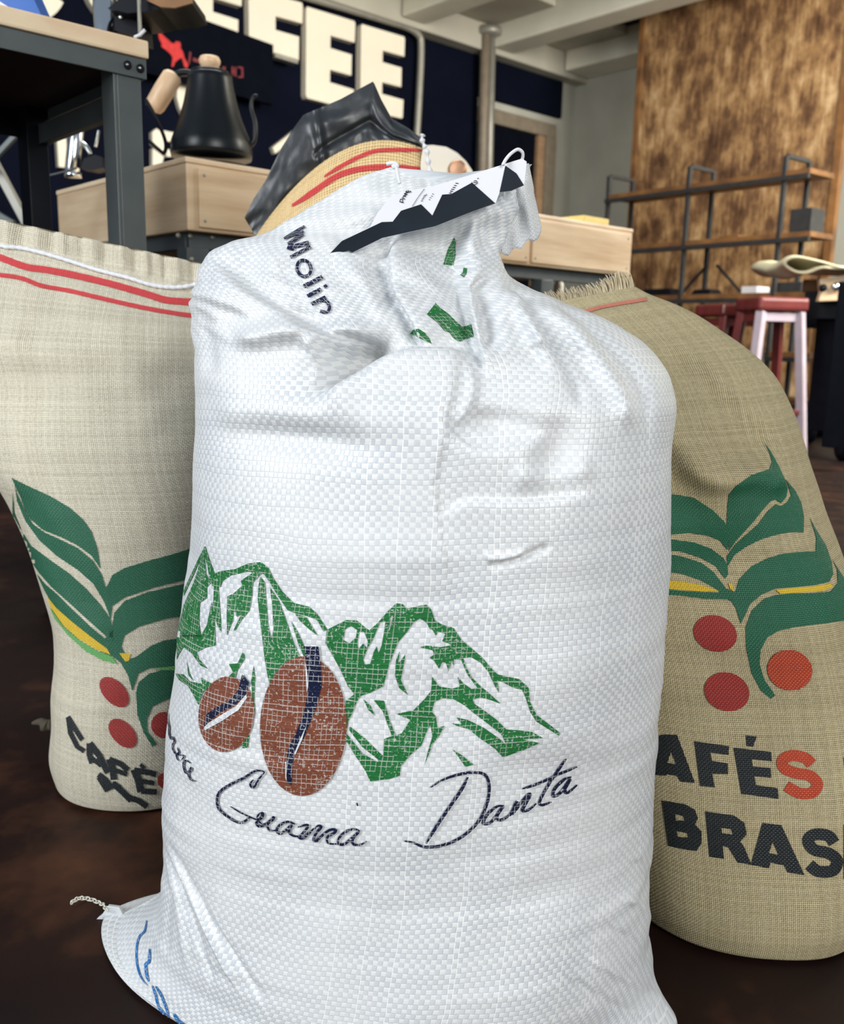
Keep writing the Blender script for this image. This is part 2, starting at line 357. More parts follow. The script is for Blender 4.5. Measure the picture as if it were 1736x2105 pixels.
# conduits on the black wall
g = smooth_curve([wA(610, -12, .10), wA(700, 14, .10), wA(790, 41, .10), wA(835, 55, .10), wA(860, 72, .10), wA(866, 95, .10), wA(863, 180, .10), wA(858, 270, .10), wA(850, 420, .10)], 6)
o = tubeobj('conduit', g, 0.034, M_alu); meta(o, 'thin steel conduit bending down the black wall right of the big letters', 'pipe')
pp = thing('wall_pipe', 'pair of tall brown-grey pipes on the black wall crossing the door frame', 'pipe', wA(1000, 500, .2))
tubeobj('pipe', [wA(998, 66, .16), wA(994, 260, .16), wA(987, 600, .16)], 0.050, M_jamb, pp); tubeobj('pipe', [wA(1012, 66, .16), wA(1008, 260, .16), wA(1001, 600, .16)], 0.040, M_alu, pp)
lathe('pipe_flange', wA(1005, 76, .16), [(.12, 0), (.14, .02), (.14, .06), (.12, .08)], M_alu, pp, 24)

# COFFEE, cream letters standing off the black wall
LET = []
def lerp(a, b, t): return (a[0] + (b[0] - a[0]) * t, a[1] + (b[1] - a[1]) * t)
def quad_letter(q, cells):
    """q: TL,TR,BR,BL in px;  cells outline in unit square"""
    return [lerp(lerp(q[0], q[1], x), lerp(q[3], q[2], x), y) for x, y in cells]
Eo = [(0, 0), (1, 0), (.98, .37), (.49, .35), (.49, .19 + .02), (.49, .35), (.49, .35)]
E_ = [(0.02, 0), (.98, 0), (1, .03), (.995, .24), (.5, .24), (.5, .38), (.94, .385), (.94, .62), (.5, .62), (.5, .76), (1, .77), (.99, .985), (.97, 1), (.03, 1), (0, .97), (0, .03)]
F_ = [(0.02, 0), (.98, 0), (1, .03), (.995, .24), (.5, .24), (.5, .40), (.94, .405), (.94, .68), (.44, .68), (.44, .98), (.42, 1), (.03, 1), (0, .97), (0, .03)]
def ring_letter(c0, rx, ry, thin, gap=None):
    cx, cy = c0; pts = [(cx + rx * math.cos(a), cy + ry * math.sin(a) + .28 * rx * math.cos(a)) for a in np.linspace(0, 2 * math.pi, 40, endpoint=False)]; return pts
sign = dict(group='cream letters of the COFFEE sign')
lt = [('E', [(743, 49), (833, 76), (829, 244), (741, 224)], E_, 'cream letter E, last of the sign, beside the conduit'),
      ('E', [(630, 13), (731, 44), (727, 226), (629, 201)], E_, 'cream letter E, second from the end of the sign on the black wall'),
      ('F', [(511, -24), (623, 6), (620, 182), (513, 152)], F_, 'cream letter F nearer the two letters E on the black wall'),
      ('F', [(378, -66), (498, -30), (496, 150), (380, 115)], F_, 'cream letter F half hidden above the black signboard with a red bird')]
for ch, q, cells, lab in lt:
    o = wallA_slab('sign_letter', quad_letter(q, cells), 0.07, 0.03, M_letter, None, 0.008); meta(o, lab, 'letter', **sign)
def annulus(cx, cy, rx, ry, ix, iy, a0, a1):
    A = np.linspace(a0, a1, 40); out = [(cx + rx * math.cos(a), cy + ry * math.sin(a) + .27 * rx * math.cos(a)) for a in A]
    return out + [(cx + ix * math.cos(a), cy + iy * math.sin(a) + .27 * ix * math.cos(a)) for a in A[::-1]]
o = wallA_slab('sign_letter', annulus(246, -50, 80, 108, 22, 52, 0.001, 2 * math.pi - .001), 0.07, 0.03, M_letter, None); meta(o, 'cream round letter O behind the glass jar at the top edge', 'letter', **sign)
o = wallA_slab('sign_letter', annulus(64, -70, 78, 110, 20, 52, 0.55, 2 * math.pi - .55), 0.07, 0.03, M_letter, None); meta(o, 'cream round letter C beside the blue and white pack', 'letter', **sign)
# pieces of the second, cream line of letters seen between things
frag = [([(117, 281), (136, 275), (139, 345), (121, 343)], 'cream upright letter stroke seen under the workbench'),
        ([(365, 176), (371, 163), (384, 159), (393, 168), (392, 196), (386, 228), (378, 238), (370, 222), (364, 200)], 'pale pointed letter stroke seen inside the kettle handle'),
        ([(313, 272), (322, 264), (330, 270), (338, 290), (338, 314), (333, 316), (314, 296)], 'pale curved letter stroke left of the kettle base'),
        ([(336, 268), (366, 274), (360, 293), (340, 289)], 'pale short horizontal letter stroke touching the kettle base'),
        ([(314, 305), (337, 322), (333, 340), (314, 342)], 'pale letter stroke just above the left drawer box'),
        ([(343, 306), (360, 312), (358, 322), (343, 322)], 'small pale letter stroke low behind the kettle'),
        ([(561, 303), (566, 316), (610, 282), (615, 262), (603, 270)], 'cream diagonal letter stroke left of the black plastic liner'),
        ([(36, 229), (62, 234), (63, 247), (46, 262)], 'pale wedge shaped letter stroke under the left end of the workbench')]
for poly, lab in frag:
    o = wallA_slab('sign_letter', poly, 0.05, 0.03, M_letter, None); meta(o, lab, 'letter', group='letters of the lower sign line')

# ------------------------------------------------------------------ stained plywood panel + grey wall right
pl = thing('plywood_panel', 'tall mottled brown stained plywood panel behind the shelving rack', 'panel', wB(1500, 820, .9))
b0, b1 = wB(1312, 300, .90), wB(1716, 300, .90); t0_, t1_ = st(b1)[1], st(b0)[1]; ss = st(b0)[0]
fb('board', ss, ss + .04, t0_, t1_, 0.02, CEZ + .30, M_ply, pl, 0.004)
fb('edge_strip', ss - .012, ss + .05, t1_ + .001, t1_ + .06, 0.02, CEZ + .30, M_dkwood, pl, 0.004)
fb('edge_strip', ss - .012, ss + .05, t0_ - .07, t0_ - .001, 0.02, CEZ + .30, M_dkwood, pl, 0.004)

# ------------------------------------------------------------------ shelving rack in front of the panel
rk = thing('shelving_rack', 'low open rack of black steel frames with brown wooden shelves', 'rack', P(1450, 850, 7.0))
Y0, Y1_ = 7.7, 6.5
def rp(px, py):                       # front plane of the rack
    a, b = P(1262, 388, Y0), P(1622, 360, Y1_); a = Vector((a.x, a.y, 0)); b = Vector((b.x, b.y, 0)); d = (b - a).normalized(); n = Vector((d.y, -d.x, 0))
    return onplane(px, py, a, n)
_a, _b = rp(1262, 388), rp(1622, 360); rd = (Vector((_b.x, _b.y, 0)) - Vector((_a.x, _a.y, 0))).normalized(); rn = Vector((rd.y, -rd.x, 0)).normalized()
if rn.dot(-_a) < 0: rn = -rn
dep = 0.30
def upright(pxf, pytop, hoop=True):
    f_ = rp(pxf, pytop); bk = f_ - rn * dep
    f0 = Vector((f_.x, f_.y, 0.0)); k0 = Vector((bk.x, bk.y, 0.0))
    barobj('upright', f0, f_, .030, M_rack, rk, side=rd); barobj('upright', k0, Vector((bk.x, bk.y, f_.z)), .030, M_rack, rk, side=rd)
    barobj('top_rail', f_ - rn * .016, bk + rn * .016, .028, M_rack, rk, side=rd)
    barobj('foot_rail', Vector((f_.x, f_.y, .12)) - rn * .016, Vector((bk.x, bk.y, .12)) + rn * .016, .028, M_rack, rk, side=rd)
for px_, py_ in ((1254, 362), (1420, 342), (1618, 320)): upright(px_, py_)
def shelf(pya, pyb, pxa=1250, pxb=1668, th=0.035):
    a, b = rp(pxa, pya), rp(pxb, pyb); z = (a.z + b.z) / 2
    a = Vector((a.x, a.y, z)); b = Vector((b.x, b.y, z)); bm = bmesh.new()
    q = [a + rn * .012, b + rn * .012, b - rn * (dep + .01), a - rn * (dep + .01)]
    add_hexa(bm, [v - UZ * th for v in q] + q); bevel(bm, .003); bm_obj('shelf', bm, M_dkwood, rk)
    bm = bmesh.new(); bar(bm, a - UZ * (th + .016) + rn * .02, b - UZ * (th + .016) + rn * .02, .03, .03); bm_obj('shelf_rail', bm, M_rack, rk); return z
zs = [shelf(392, 356), shelf(498, 487), shelf(607, 603), shelf(716, 722), shelf(800, 815)]
for a_, b_ in (((1305, 660), (1410, 540)), ((1430, 540), (1500, 620))):
    barobj('brace', rp(*a_) - rn * (dep - .02), rp(*b_) - rn * (dep - .02), .018, M_rack, rk, bw=0)
def onshelf(px0, px1, z, hgt, d0=.05, d1=.22, taper=1.0):
    pz = rp(px0, 600); qz = rp(px1, 600); a = Vector((pz.x, pz.y, z)); b = Vector((qz.x, qz.y, z)); bm = bmesh.new()
    q = [a - rn * d0, b - rn * d0, b - rn * d1, a - rn * d1]; c = sum(q, Vector()) / 4
    add_hexa(bm, [v.copy() for v in q] + [c + (v - c) * taper + UZ * hgt for v in q]); bevel(bm, min(.006, hgt * .3)); return bm
z3 = zs[2] + .002
meta(bm_obj('tray', onshelf(1308, 1372, z3, .055, taper=.8), M_steeld), 'black shallow tray at the left end of the lower rack shelf', 'tray')
meta(bm_obj('tray', onshelf(1412, 1452, z3, .04, taper=.8), M_steeld), 'small black tray just right of the middle rack frame', 'tray')
meta(bm_obj('paper_stack', onshelf(1516, 1548, z3, .05), M_paper), 'white folded papers on the lower rack shelf', 'paper')
meta(bm_obj('box', onshelf(1586, 1640, z3, .07), M_rack), 'flat grey box at the right end of the lower rack shelf', 'box')
meta(bm_obj('box', onshelf(1602, 1646, zs[1] + .002, .16), M_rack), 'dark brown box on the middle rack shelf at the right frame', 'box')
meta(bm_obj('tray', onshelf(1460, 1500, zs[1] + .002, .02), M_dkwood), 'thin brown board on the middle rack shelf', 'board')

# ------------------------------------------------------------------ stools
def stool(label, px, py, D, mat, legmat, rz=0.0, seat=.32, ht=None):
    c = P(px, py, D); ht = c.z; r = thing('stool', label, 'stool', (c.x, c.y, 0), 'backless bar stools in front of the rack')
    R = Matrix.Rotation(rz, 4, 'Z')
    def L(x, y, z): v = R @ Vector((x, y, 0)); return Vector((c.x + v.x, c.y + v.y, z))
    bm = bmesh.new(); h = seat / 2
    add_hexa(bm, [L(-h, -h, ht - .075), L(h, -h, ht - .075), L(h, h, ht - .075), L(-h, h, ht - .075), L(-h, -h, ht), L(h, -h, ht), L(h, h, ht), L(-h, h, ht)]); bevel(bm, .022, 3); bm_obj('seat', bm, mat, r)
    for sx, sy in ((-1, -1), (1, -1), (1, 1), (-1, 1)):
        barobj('leg', L(sx * h * 1.18, sy * h * 1.18, 0), L(sx * h * .76, sy * h * .76, ht - .076), .045, legmat if sy < 0 else mat, r, bw=.006)
    for k in range(4):
        a = [(-1, -1), (1, -1), (1, 1), (-1, 1)][k]; b = [(1, -1), (1, 1), (-1, 1), (-1, -1)][k]
        barobj('apron', L(a[0] * h * .74, a[1] * h * .74, ht - .105), L(b[0] * h * .74, b[1] * h * .74, ht - .105), .02, legmat if k == 0 else mat, r, h=.045, bw=.003)
        barobj('stretcher', L(a[0] * h * 1.05, a[1] * h * 1.05, .24), L(b[0] * h * 1.05, b[1] * h * 1.05, .24), .025, mat, r, bw=.004)
stool('bar stool with front legs coloured pale for reflected light, in front of the right rack frame', 1588, 612, 5.0, M_stoolw, M_stooll, .12, .285)
stool('dark red bar stool half hidden behind the pale legged stool', 1502, 626, 5.55, M_stoolw, M_stoolw, .3, .30)

# ------------------------------------------------------------------ workbench on casters at the right edge
rb = thing('rolling_workbench', 'dark steel workbench on casters with a thick wooden top edge', 'workbench', P(1700, 870, 5.2))
c0 = P(1572, 566, 5.35); s_, t_ = st(P(1668, 566, 5.2)); zt_ = P(1668, 560, 5.2).z - .035
fb('top', s_ + .03, s_ + 1.3, t_ - 1.2, t_ + .06, zt_ - .07, zt_, M_dkwood, rb, .006)
def legp(px, py, D): return P(px, py, D)
for px, D in ((1716, 5.15), (1760, 4.3)):
    a = P(px, 640, D); barobj('leg', (a.x, a.y, .12), (a.x, a.y, zt_ - .07), .13, M_steeld, rb, bw=.006)
a = P(1690, 640, 5.1); barobj('side_rail', (a.x - .10, a.y, zt_ - .15), (a.x + .9, a.y - .5, zt_ - .15), .06, M_steeld, rb, h=.14)
a = P(1650, 640, 5.6); barobj('side_rail', (a.x, a.y, zt_ - .18), (a.x + .35, a.y - .2, zt_ - .18), .05, M_steeld, rb, h=.17)
blk = prism('wooden_block', [(1686, 574), (1736, 566), (1790, 560), (1790, 612), (1736, 617), (1684, 619), (1690, 600)], P(1700, 590, 4.9), (-.15, -1, 0), .06, M_pine, rb, .004)
lathe('bolt', P(1719, 590, 4.89), [(.024, 0), (.024, .012), (.012, .02)], M_chrome, rb, 16, axis=(0, -1, 0)); lathe('bolt', P(1692, 592, 4.89), [(.02, 0), (.02, .010), (.01, .016)], M_steeld, rb, 16, axis=(0, -1, 0))
for px, py, D in ((1664, 866, 5.55), (1738, 912, 4.75), (1690, 850, 6.0)):
    p = P(px, py, D); p.z = .075
    lathe('caster', p - Vector((.03, 0, 0)), [(.03, 0), (.07, .004), (.075, .014), (.075, .046), (.07, .056), (.03, .06)], M_steeld, rb, 28, axis=(1, 0, 0))
    barobj('caster_fork', p, (p.x, p.y, .19), .03, M_steeld, rb)
a, b = P(1664, 848, 5.55), P(1716, 850, 5.15); barobj('foot_beam', (a.x, a.y, .17), (b.x, b.y, .17), .07, M_steeld, rb, h=.07)
# cream cloth bundle, folded over on itself
pts = [P(1800, 553, 4.8), P(1736, 553, 4.8), P(1690, 541, 4.85), P(1640, 531, 4.9), P(1618, 541, 4.95), P(1636, 555, 4.95), P(1662, 558, 4.9), P(1690, 548, 4.85), P(1720, 549, 4.82), P(1800, 553, 4.8)]
cv = smooth_curve(pts, 8); bm = bmesh.new(); V = []
for p in cv:
    V.append([bm.verts.new(p + Vector((0.02 * math.sin(j), j * .09, .012 * math.sin(j * 1.7)))) for j in range(6)])
for i in range(len(V) - 1):
    for j in range(5): bm.faces.new([V[i][j], V[i + 1][j], V[i + 1][j + 1], V[i][j + 1]])
o = bm_obj('folded_cloth', bm, M_cloth, None, True); meta(o, 'cream empty cloth sack folded over on the right workbench', 'cloth')
m_ = o.modifiers.new('thick', 'SOLIDIFY'); m_.thickness = .012

# ------------------------------------------------------------------ long bench with pale drawer boxes
cB = P(384, 395, 2.0); sb, tb = st(cB); zt = P(384, 321, 2.0).z; zb = P(384, 473, 2.0).z
se = st(onplane(1300, 500, cB, U2))[0]
te = st(onplane(118, 420, cB, U1))[1]
bench = thing('packing_bench', 'long steel framed bench carrying pale beech drawer boxes behind the sacks', 'bench', fr(sb, tb, 0))
fb('drawer_box', sb, se, tb, te, zb, zt - .012, M_pine, bench, .004)
fb('worktop', sb - .0015, se + .002, tb - .0015, te + .002, zt - .0118, zt, M_top, bench, .003)
zmid = zt - .02
for k, (a, b) in enumerate(((.012, .34), (.345, .68), (.685, .99))):
    sa, sc = sb + (se - sb) * a + .006, sb + (se - sb) * b
    dr = fb('drawer_front', sa, sc, tb - .006, tb + .004, zb + .008, zt - .020, M_pine, bench, .002)
    for zz in (zb + .022, zt - .034):
        for s_ in (sa + .014, sc - .014): lathe('screw', fr(s_, tb - .0062, zz), [(.0035, 0), (.003, .0012)], M_alu, dr, 12, axis=-U2)
# frame below
fb('apron', sb + .02, se - .02, tb + .03, tb + .045, zb - .034, zb - .001, M_steel, bench, .002)
fb('apron', sb + .02, sb + .035, tb + .05, te - .03, zb - .034, zb - .001, M_steel, bench, .002)
lx = [st(onplane(x, 540, cB + U2 * .03, U2))[0] for x in (384, 1114)]
for s_ in (lx[0] + .012, lx[1], se - .05):
    for t_ in (tb + .005, te - .08):
        fb('leg', s_ - .024, s_ - .016, t_, t_ + .045, 0.0, zb - .035, M_steel, bench, .0015); fb('leg', s_ - .016, s_ + .03, t_, t_ + .006, 0.0, zb - .035, M_steel, bench, .0015)
for x, y in ((366, 484), (391, 485), (437, 488), (393, 533)):
    q = onplane(x, y, cB + U2 * .028, U2) if y < 500 else onplane(x, y, cB + U2 * .004, U2)
    if x > 350 : lathe('bolt', q, [(.0055, 0), (.0055, .002), (.002, .0035)], M_alu, bench, 14, axis=-U2)
fb('lower_shelf', sb + .05, se - .05, tb + .06, te - .06, .18, .21, M_steeld, bench, .003)
fb('back_panel', sb + .05, se - .03, te - .03, te - .02, .22, zb - .06, M_steeld, bench, 0)

# things on / under the bench
q = onplane(1226, 452, fr(0, tb + .01, 0), U2); s_ = st(q)[0]
o = fb('paper_pad', s_ - .07, s_ + .06, tb + .004, tb + .14, zt + .001, zt + .019, M_yellow, None, .002); meta(o, 'yellow paper pad on the right end of the bench', 'paper')
for (x, y, lab) in ((1092, 590, 'white rounded post under the bench, nearer the white sack'), (1150, 596, 'white rounded post under the bench, nearer the fringed sack')):
    q = onplane(x, 575 if x > 1100 else 588, fr(0, tb + .30, 0), U2); o = lathe('white_post', (q.x, q.y, .212), [(.018, 0), (.018, q.z - .212 - .02), (.013, q.z - .212 - .004), (.004, q.z - .212)], M_white, None, 20)
    meta(o, lab, 'post', group='white posts under the bench')

# kettle
kc = onplane(435, 300, fr(0, tb + .13, 0), U2); kc.z = zt; sc_ = kc.y / 1885.0
kt = thing('kettle', 'matte black gooseneck kettle with pale wooden handle and lid knob', 'kettle', kc)
def hpx(py): return P(435, py, kc.y).z - zt
prof = [(78, 326), (80, 316), (79, 300), (77, 292), (70, 272), (60, 245), (52, 215), (46, 185), (43, 165), (42, 156), (36, 151)]
lathe('body', kc + UZ * .012, [(r * sc_, max(0, hpx(y) - .012)) for r, y in prof], M_kettle, kt, 56)
lathe('power_base', kc, [(84 * sc_, 0), (84 * sc_, .010), (76 * sc_, .0118)], M_steeld, kt, 48)
lathe('lid', kc + UZ * hpx(151), [(38 * sc_, 0), (36 * sc_, .004), (12 * sc_, .006)], M_kettle, kt, 40)
lathe('lid_knob', kc + UZ * (hpx(151) + .0062), [(13 * sc_, 0), (20 * sc_, 12 * sc_), (21 * sc_, 18 * sc_), (18 * sc_, 24 * sc_), (8 * sc_, 26 * sc_)], M_knob, kt, 36)
Yk = kc.y
hd = [P(316, 222, Yk), P(358, 152, Yk)]; dv = (hd[1] - hd[0]); ln_ = dv.length
lathe('handle', hd[0], [(6 * sc_, -6 * sc_), (16 * sc_, -2 * sc_), (19 * sc_, 6 * sc_), (20 * sc_, ln_ * .5), (19 * sc_, ln_ - 6 * sc_), (14 * sc_, ln_), (6 * sc_, ln_ + 3 * sc_)], M_knob, kt, 36, axis=dv)
tubeobj('handle_bracket', smooth_curve([P(352, 160, Yk), P(372, 150, Yk), P(394, 152, Yk), P(403, 168, Yk), P(402, 200, Yk)], 6), [.008] * 25, M_kettle, kt)
tubeobj('spout', smooth_curve([P(500, 300, Yk), P(520, 292, Yk), P(524, 255, Yk), P(516, 222, Yk), P(520, 200, Yk), P(530, 196, Yk)], 6), [.009 - .0002 * i for i in range(31)], M_kettle, kt)
tubeobj('power_cord', smooth_curve([P(300, 205, 2.06), P(322, 245, 2.06), P(340, 290, 2.08), P(338, 314, 2.1), P(325, 306, 2.1), P(308, 290, 2.12)], 8), .004, M_steeld, kt)

# white appliance with copper cap
wp = onplane(905, 395, fr(0, tb + .12, 0), U2); ap = thing('white_appliance', 'cream rounded appliance with a copper cap on the bench behind the sacks', 'appliance', (wp.x, wp.y, zt))
pb_ = float(project(np.array([[wp.x, wp.y, zt + .0015]]))[0][1])
prism('housing', [(860, pb_ - 1), (860, 300), (890, 298), (918, 302), (940, 314), (954, 334), (960, 360), (960, pb_ - 1)], wp, (-.25, -1, 0), .12, M_white, ap, .012)
q = onplane(941, 349, wp - Vector((0, .002, 0)), (-.25, -1, 0)); lathe('copper_cap', q, [(.026, 0), (.026, .006), (.021, .010), (.018, .0101), (.006, .011)], M_copper, ap, 32, axis=(-.25, -1, 0))

# black signboard with red bird, standing off the wall in front of the letters
cp = K0 - U2 * .20
cb = thing('black_signboard', 'black signboard with a red hummingbird emblem above the kettle', 'signboard', wA(420, 180, .2))
prism('board', [(262, -16), (330, 8), (562, 92), (562, 215), (262, 140)], cp, U2, .05, M_door, cb, .01)
ZB = lambda pts, ox=290, oy=40, s=5.6: [(ox + x / s, oy + y / s) for x, y in pts]
bird = [(195, 120), (215, 145), (290, 215), (350, 270), (385, 280), (405, 250), (450, 262), (460, 300), (452, 320), (485, 380), (500, 440), (545, 520), (530, 565), (500, 540), (470, 440), (430, 460), (395, 490), (372, 545), (352, 540), (365, 440), (345, 400), (300, 360), (235, 310), (240, 280), (210, 220)]
prism('bird_emblem', ZB(bird), cp - U2 * .008, U2, .006, M_red, cb)
for b_ in ([(560, 370), (580, 380), (560, 520), (545, 500)], [(600, 440), (690, 470), (680, 500), (600, 480)], [(940, 540), (975, 545), (970, 590), (938, 580)], [(1045, 540), (1065, 545), (1065, 650), (1045, 640)], [(1080, 545), (1098, 550), (1098, 660), (1080, 652)], [(1065, 585), (1080, 590), (1080, 610), (1065, 606)], [(1115, 540), (1175, 550), (1180, 670), (1120, 672), (1120, 655), (1160, 650), (1158, 565), (1115, 556)]):
    prism('faded_lettering', ZB(b_), cp - U2 * .008, U2, .006, M_redd, cb)
bk = wA(590, 118, .2); o = prism('metal_bracket', [(566, 108), (613, 122), (613, 131), (566, 117)], K0 - U2 * .19, U2, .07, M_alu, None); meta(o, 'small silver bracket rail under the letter F on the black wall', 'bracket')

# ------------------------------------------------------------------ workbench top left
cT = P(306, 140, 1.55); s1, t0 = st(cT); z0 = P(306, 123, 1.55).z; z1 = P(306, 85, 1.55).z; zap = P(306, 165, 1.55).z
wbn = thing('workbench', 'grey steel workbench with a thick beech top at the upper left', 'workbench', fr(s1, t0, 0))
tbk = t0 + .47
edges = [(-1.7, -.62), (-.62, -.235), (-.235, 0)]
for a, b in edges: fb('top_board', s1 + a + .0004, s1 + b - .0004, t0 - .004, tbk + .01, z0, z1, M_top, wbn, .004)
fb('apron', s1 - 1.65, s1 - .004, t0, t0 + .004, zap, z0 - .001, M_steel, wbn, .001)
fb('apron', s1 - .010, s1 - .005, t0 + .005, tbk, zap, z0 - .001, M_steel, wbn, .001)
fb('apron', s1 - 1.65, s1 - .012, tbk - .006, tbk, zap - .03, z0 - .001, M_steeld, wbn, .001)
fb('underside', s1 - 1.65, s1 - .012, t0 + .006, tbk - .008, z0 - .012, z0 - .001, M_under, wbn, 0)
wleg = .052
fb('leg', s1 - wleg, s1 - .012, t0 + .0045, t0 + .012, 0, z0 - .002, M_steel, wbn, .001); fb('leg', s1 - wleg - .006, s1 - wleg - .0005, t0 + .0045, t0 + .05, 0, z0 - .002, M_steel, wbn, .001)
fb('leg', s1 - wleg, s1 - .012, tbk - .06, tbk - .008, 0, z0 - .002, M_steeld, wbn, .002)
for s_ in (s1 - 1.55,): fb('leg', s_, s_ + .05, t0 + .006, t0 + .05, 0, z0 - .002, M_steel, wbn, .002)
for x, y in ((262, 134), (288, 141)):
    q = onplane(x, y, fr(0, t0 - .0002, 0), U2); lathe('bolt', q, [(.0065, 0), (.0065, .003), (.005, .0032)], M_steeld, wbn, 18, axis=-U2)
    lathe('bolt_head', q - U2 * .0033 - U1 * .002, [(.0022, 0), (.002, .001)], M_chrome, wbn, 6, axis=-U2)
fb('side_rail', s1 - .03, s1 - .012, t0 + .06, tbk - .06, P(230, 245, 1.75).z - .03, P(230, 245, 1.75).z + .005, M_steel, wbn, .002)
# on top of it
zt1 = z1 + .001
pk = thing('coffee_pack', 'blue and white pack lying on the workbench at the left edge', 'pack', P(20, 20, 1.5))
prism('pack_body', [(-60, 10), (-40, -60), (48, -50), (84, 30), (22, 18), (-2, 12)], P(20, 0, 1.52), (0, -1, 0), .05, M_blue, pk, .004)
prism('white_panel', [(-8, 16), (-2, 2), (14, 12), (24, 18), (10, 18)], P(20, 0, 1.515), (0, -1, 0), .004, M_paper, pk)
gj = P(203, 60, 1.95); gz = zt1
gr = thing('chrome_grinder', 'chrome and black grinder standing on the workbench corner', 'grinder', (gj.x, gj.y, gz))
a = P(216, 20, 1.85); lathe('chrome_cylinder', (a.x, a.y, gz), [(.018, 0), (.021, .004), (.022, .05), (.022, .2)], M_chrome, gr, 36)
prism('dark_body', [(222, 60), (232, 30), (284, 18), (290, 74), (250, 66)], P(255, 40, 1.84), (0, -1, 0), .08, M_steeld, gr, .003)
prism('hopper_tray', [(222, 17), (250, -6), (390, -14), (394, 6), (372, 14), (330, 17), (300, 24), (262, 27)], P(300, 10, 1.80), (0, -1, 0), .12, M_steeld, gr, .004)
prism('tray_edge', [(300, 0), (396, -8), (396, 6), (360, 16), (330, 14)], P(340, 5, 1.79), (0, -1, 0), .006, M_dkwood, gr, .001)
barobj('strut', P(288, 76, 1.78), P(285, -20, 1.78), .006, M_alu, gr)
for x in (249, 271): lathe('screw', P(x, 34, 1.838), [(.005, 0), (.004, .002)], M_chrome, gr, 14, axis=(0, -1, 0))
tubeobj('cable_stub', [P(276, 77, 1.76), P(288, 72, 1.76), P(298, 61, 1.76)], .003, M_thread, gr)

# stand with light struts behind the bench legs, far left
sdn = thing('steel_stand', 'pale steel folding stand with a diagonal strut behind the left sack', 'stand', Vector((P(60, 450, 2.3).x, P(60, 450, 2.3).y, 0)))
a, b = P(56, 240, 2.6), P(68, 520, 2.6); barobj('upright', (b.x, b.y, 0), a, .024, M_alu, sdn)
barobj('diagonal_strut', P(-30, 300, 2.5), P(66, 480, 2.5), .022, M_alu, sdn); barobj('diagonal_strut', P(-40, 420, 2.48), P(30, 462, 2.48), .018, M_steel, sdn)
barobj('diagonal_strut', P(-30, 345, 2.45), P(70, 238, 2.45), .014, M_steel, sdn)
# chrome machine parts on the left end of the bench
zz = zt + .001; cg = P(160, 340, 2.75)
ch = thing('chrome_espresso_tamper_stand', 'chrome coffee gear with shiny tube on the bench behind the workbench leg', 'coffee gear', (cg.x, cg.y, zz)); ch.name = 'coffee_gear'
sA, tA = st(P(150, 345, 2.15)); 
tA = min(tA, te - .08); sA = sb + .06
g0 = fr(sA, te - .14, zz); gp = g0
lathe('chrome_tube', onplane(148, 358, g0, Vector((0, 1, 0))), [(.016, 0), (.019, .01), (.019, .14), (.015, .145)], M_chrome, ch, 28, axis=(.16, 0, 1))
lathe('chrome_foot', onplane(150, 361, g0, Vector((0, 1, 0))) , [(.022, -.006), (.022, .006), (.014, .012)], M_chrome, ch, 28)
prism('black_body', [(165, 346), (172, 326), (195, 318), (208, 322), (212, 345), (190, 350)], g0 + Vector((0, -.02, 0)), (0, -1, 0), .05, M_steeld, ch, .003)
tubeobj('portafilter_spout', smooth_curve([onplane(x, y, g0, Vector((0, 1, 0))) for x, y in ((140, 276), (158, 290), (176, 300), (186, 318))], 5), [.010 - .0003 * i for i in range(16)], M_chrome, ch)
barobj('chrome_lever', onplane(196, 302, g0, Vector((0, 1, 0))), onplane(203, 268, g0, Vector((0, 1, 0))), .007, M_chrome, ch)
tubeobj('steam_hose', smooth_curve([onplane(x, y, g0, Vector((0, 1, 0))) for x, y in ((222, 250), (224, 285), (236, 312), (226, 330), (210, 343))], 6), .004, M_steel, ch)
o = tubeobj('power_cable', smooth_curve([P(158, 345, 2.2), P(125, 355, 2.2), P(86, 366, 2.2), P(64, 385, 2.2), P(54, 410, 2.2), P(56, 470, 2.2)], 6), .0025, M_steel); meta(o, 'thin grey cable hanging left of the drawer box end', 'cable')

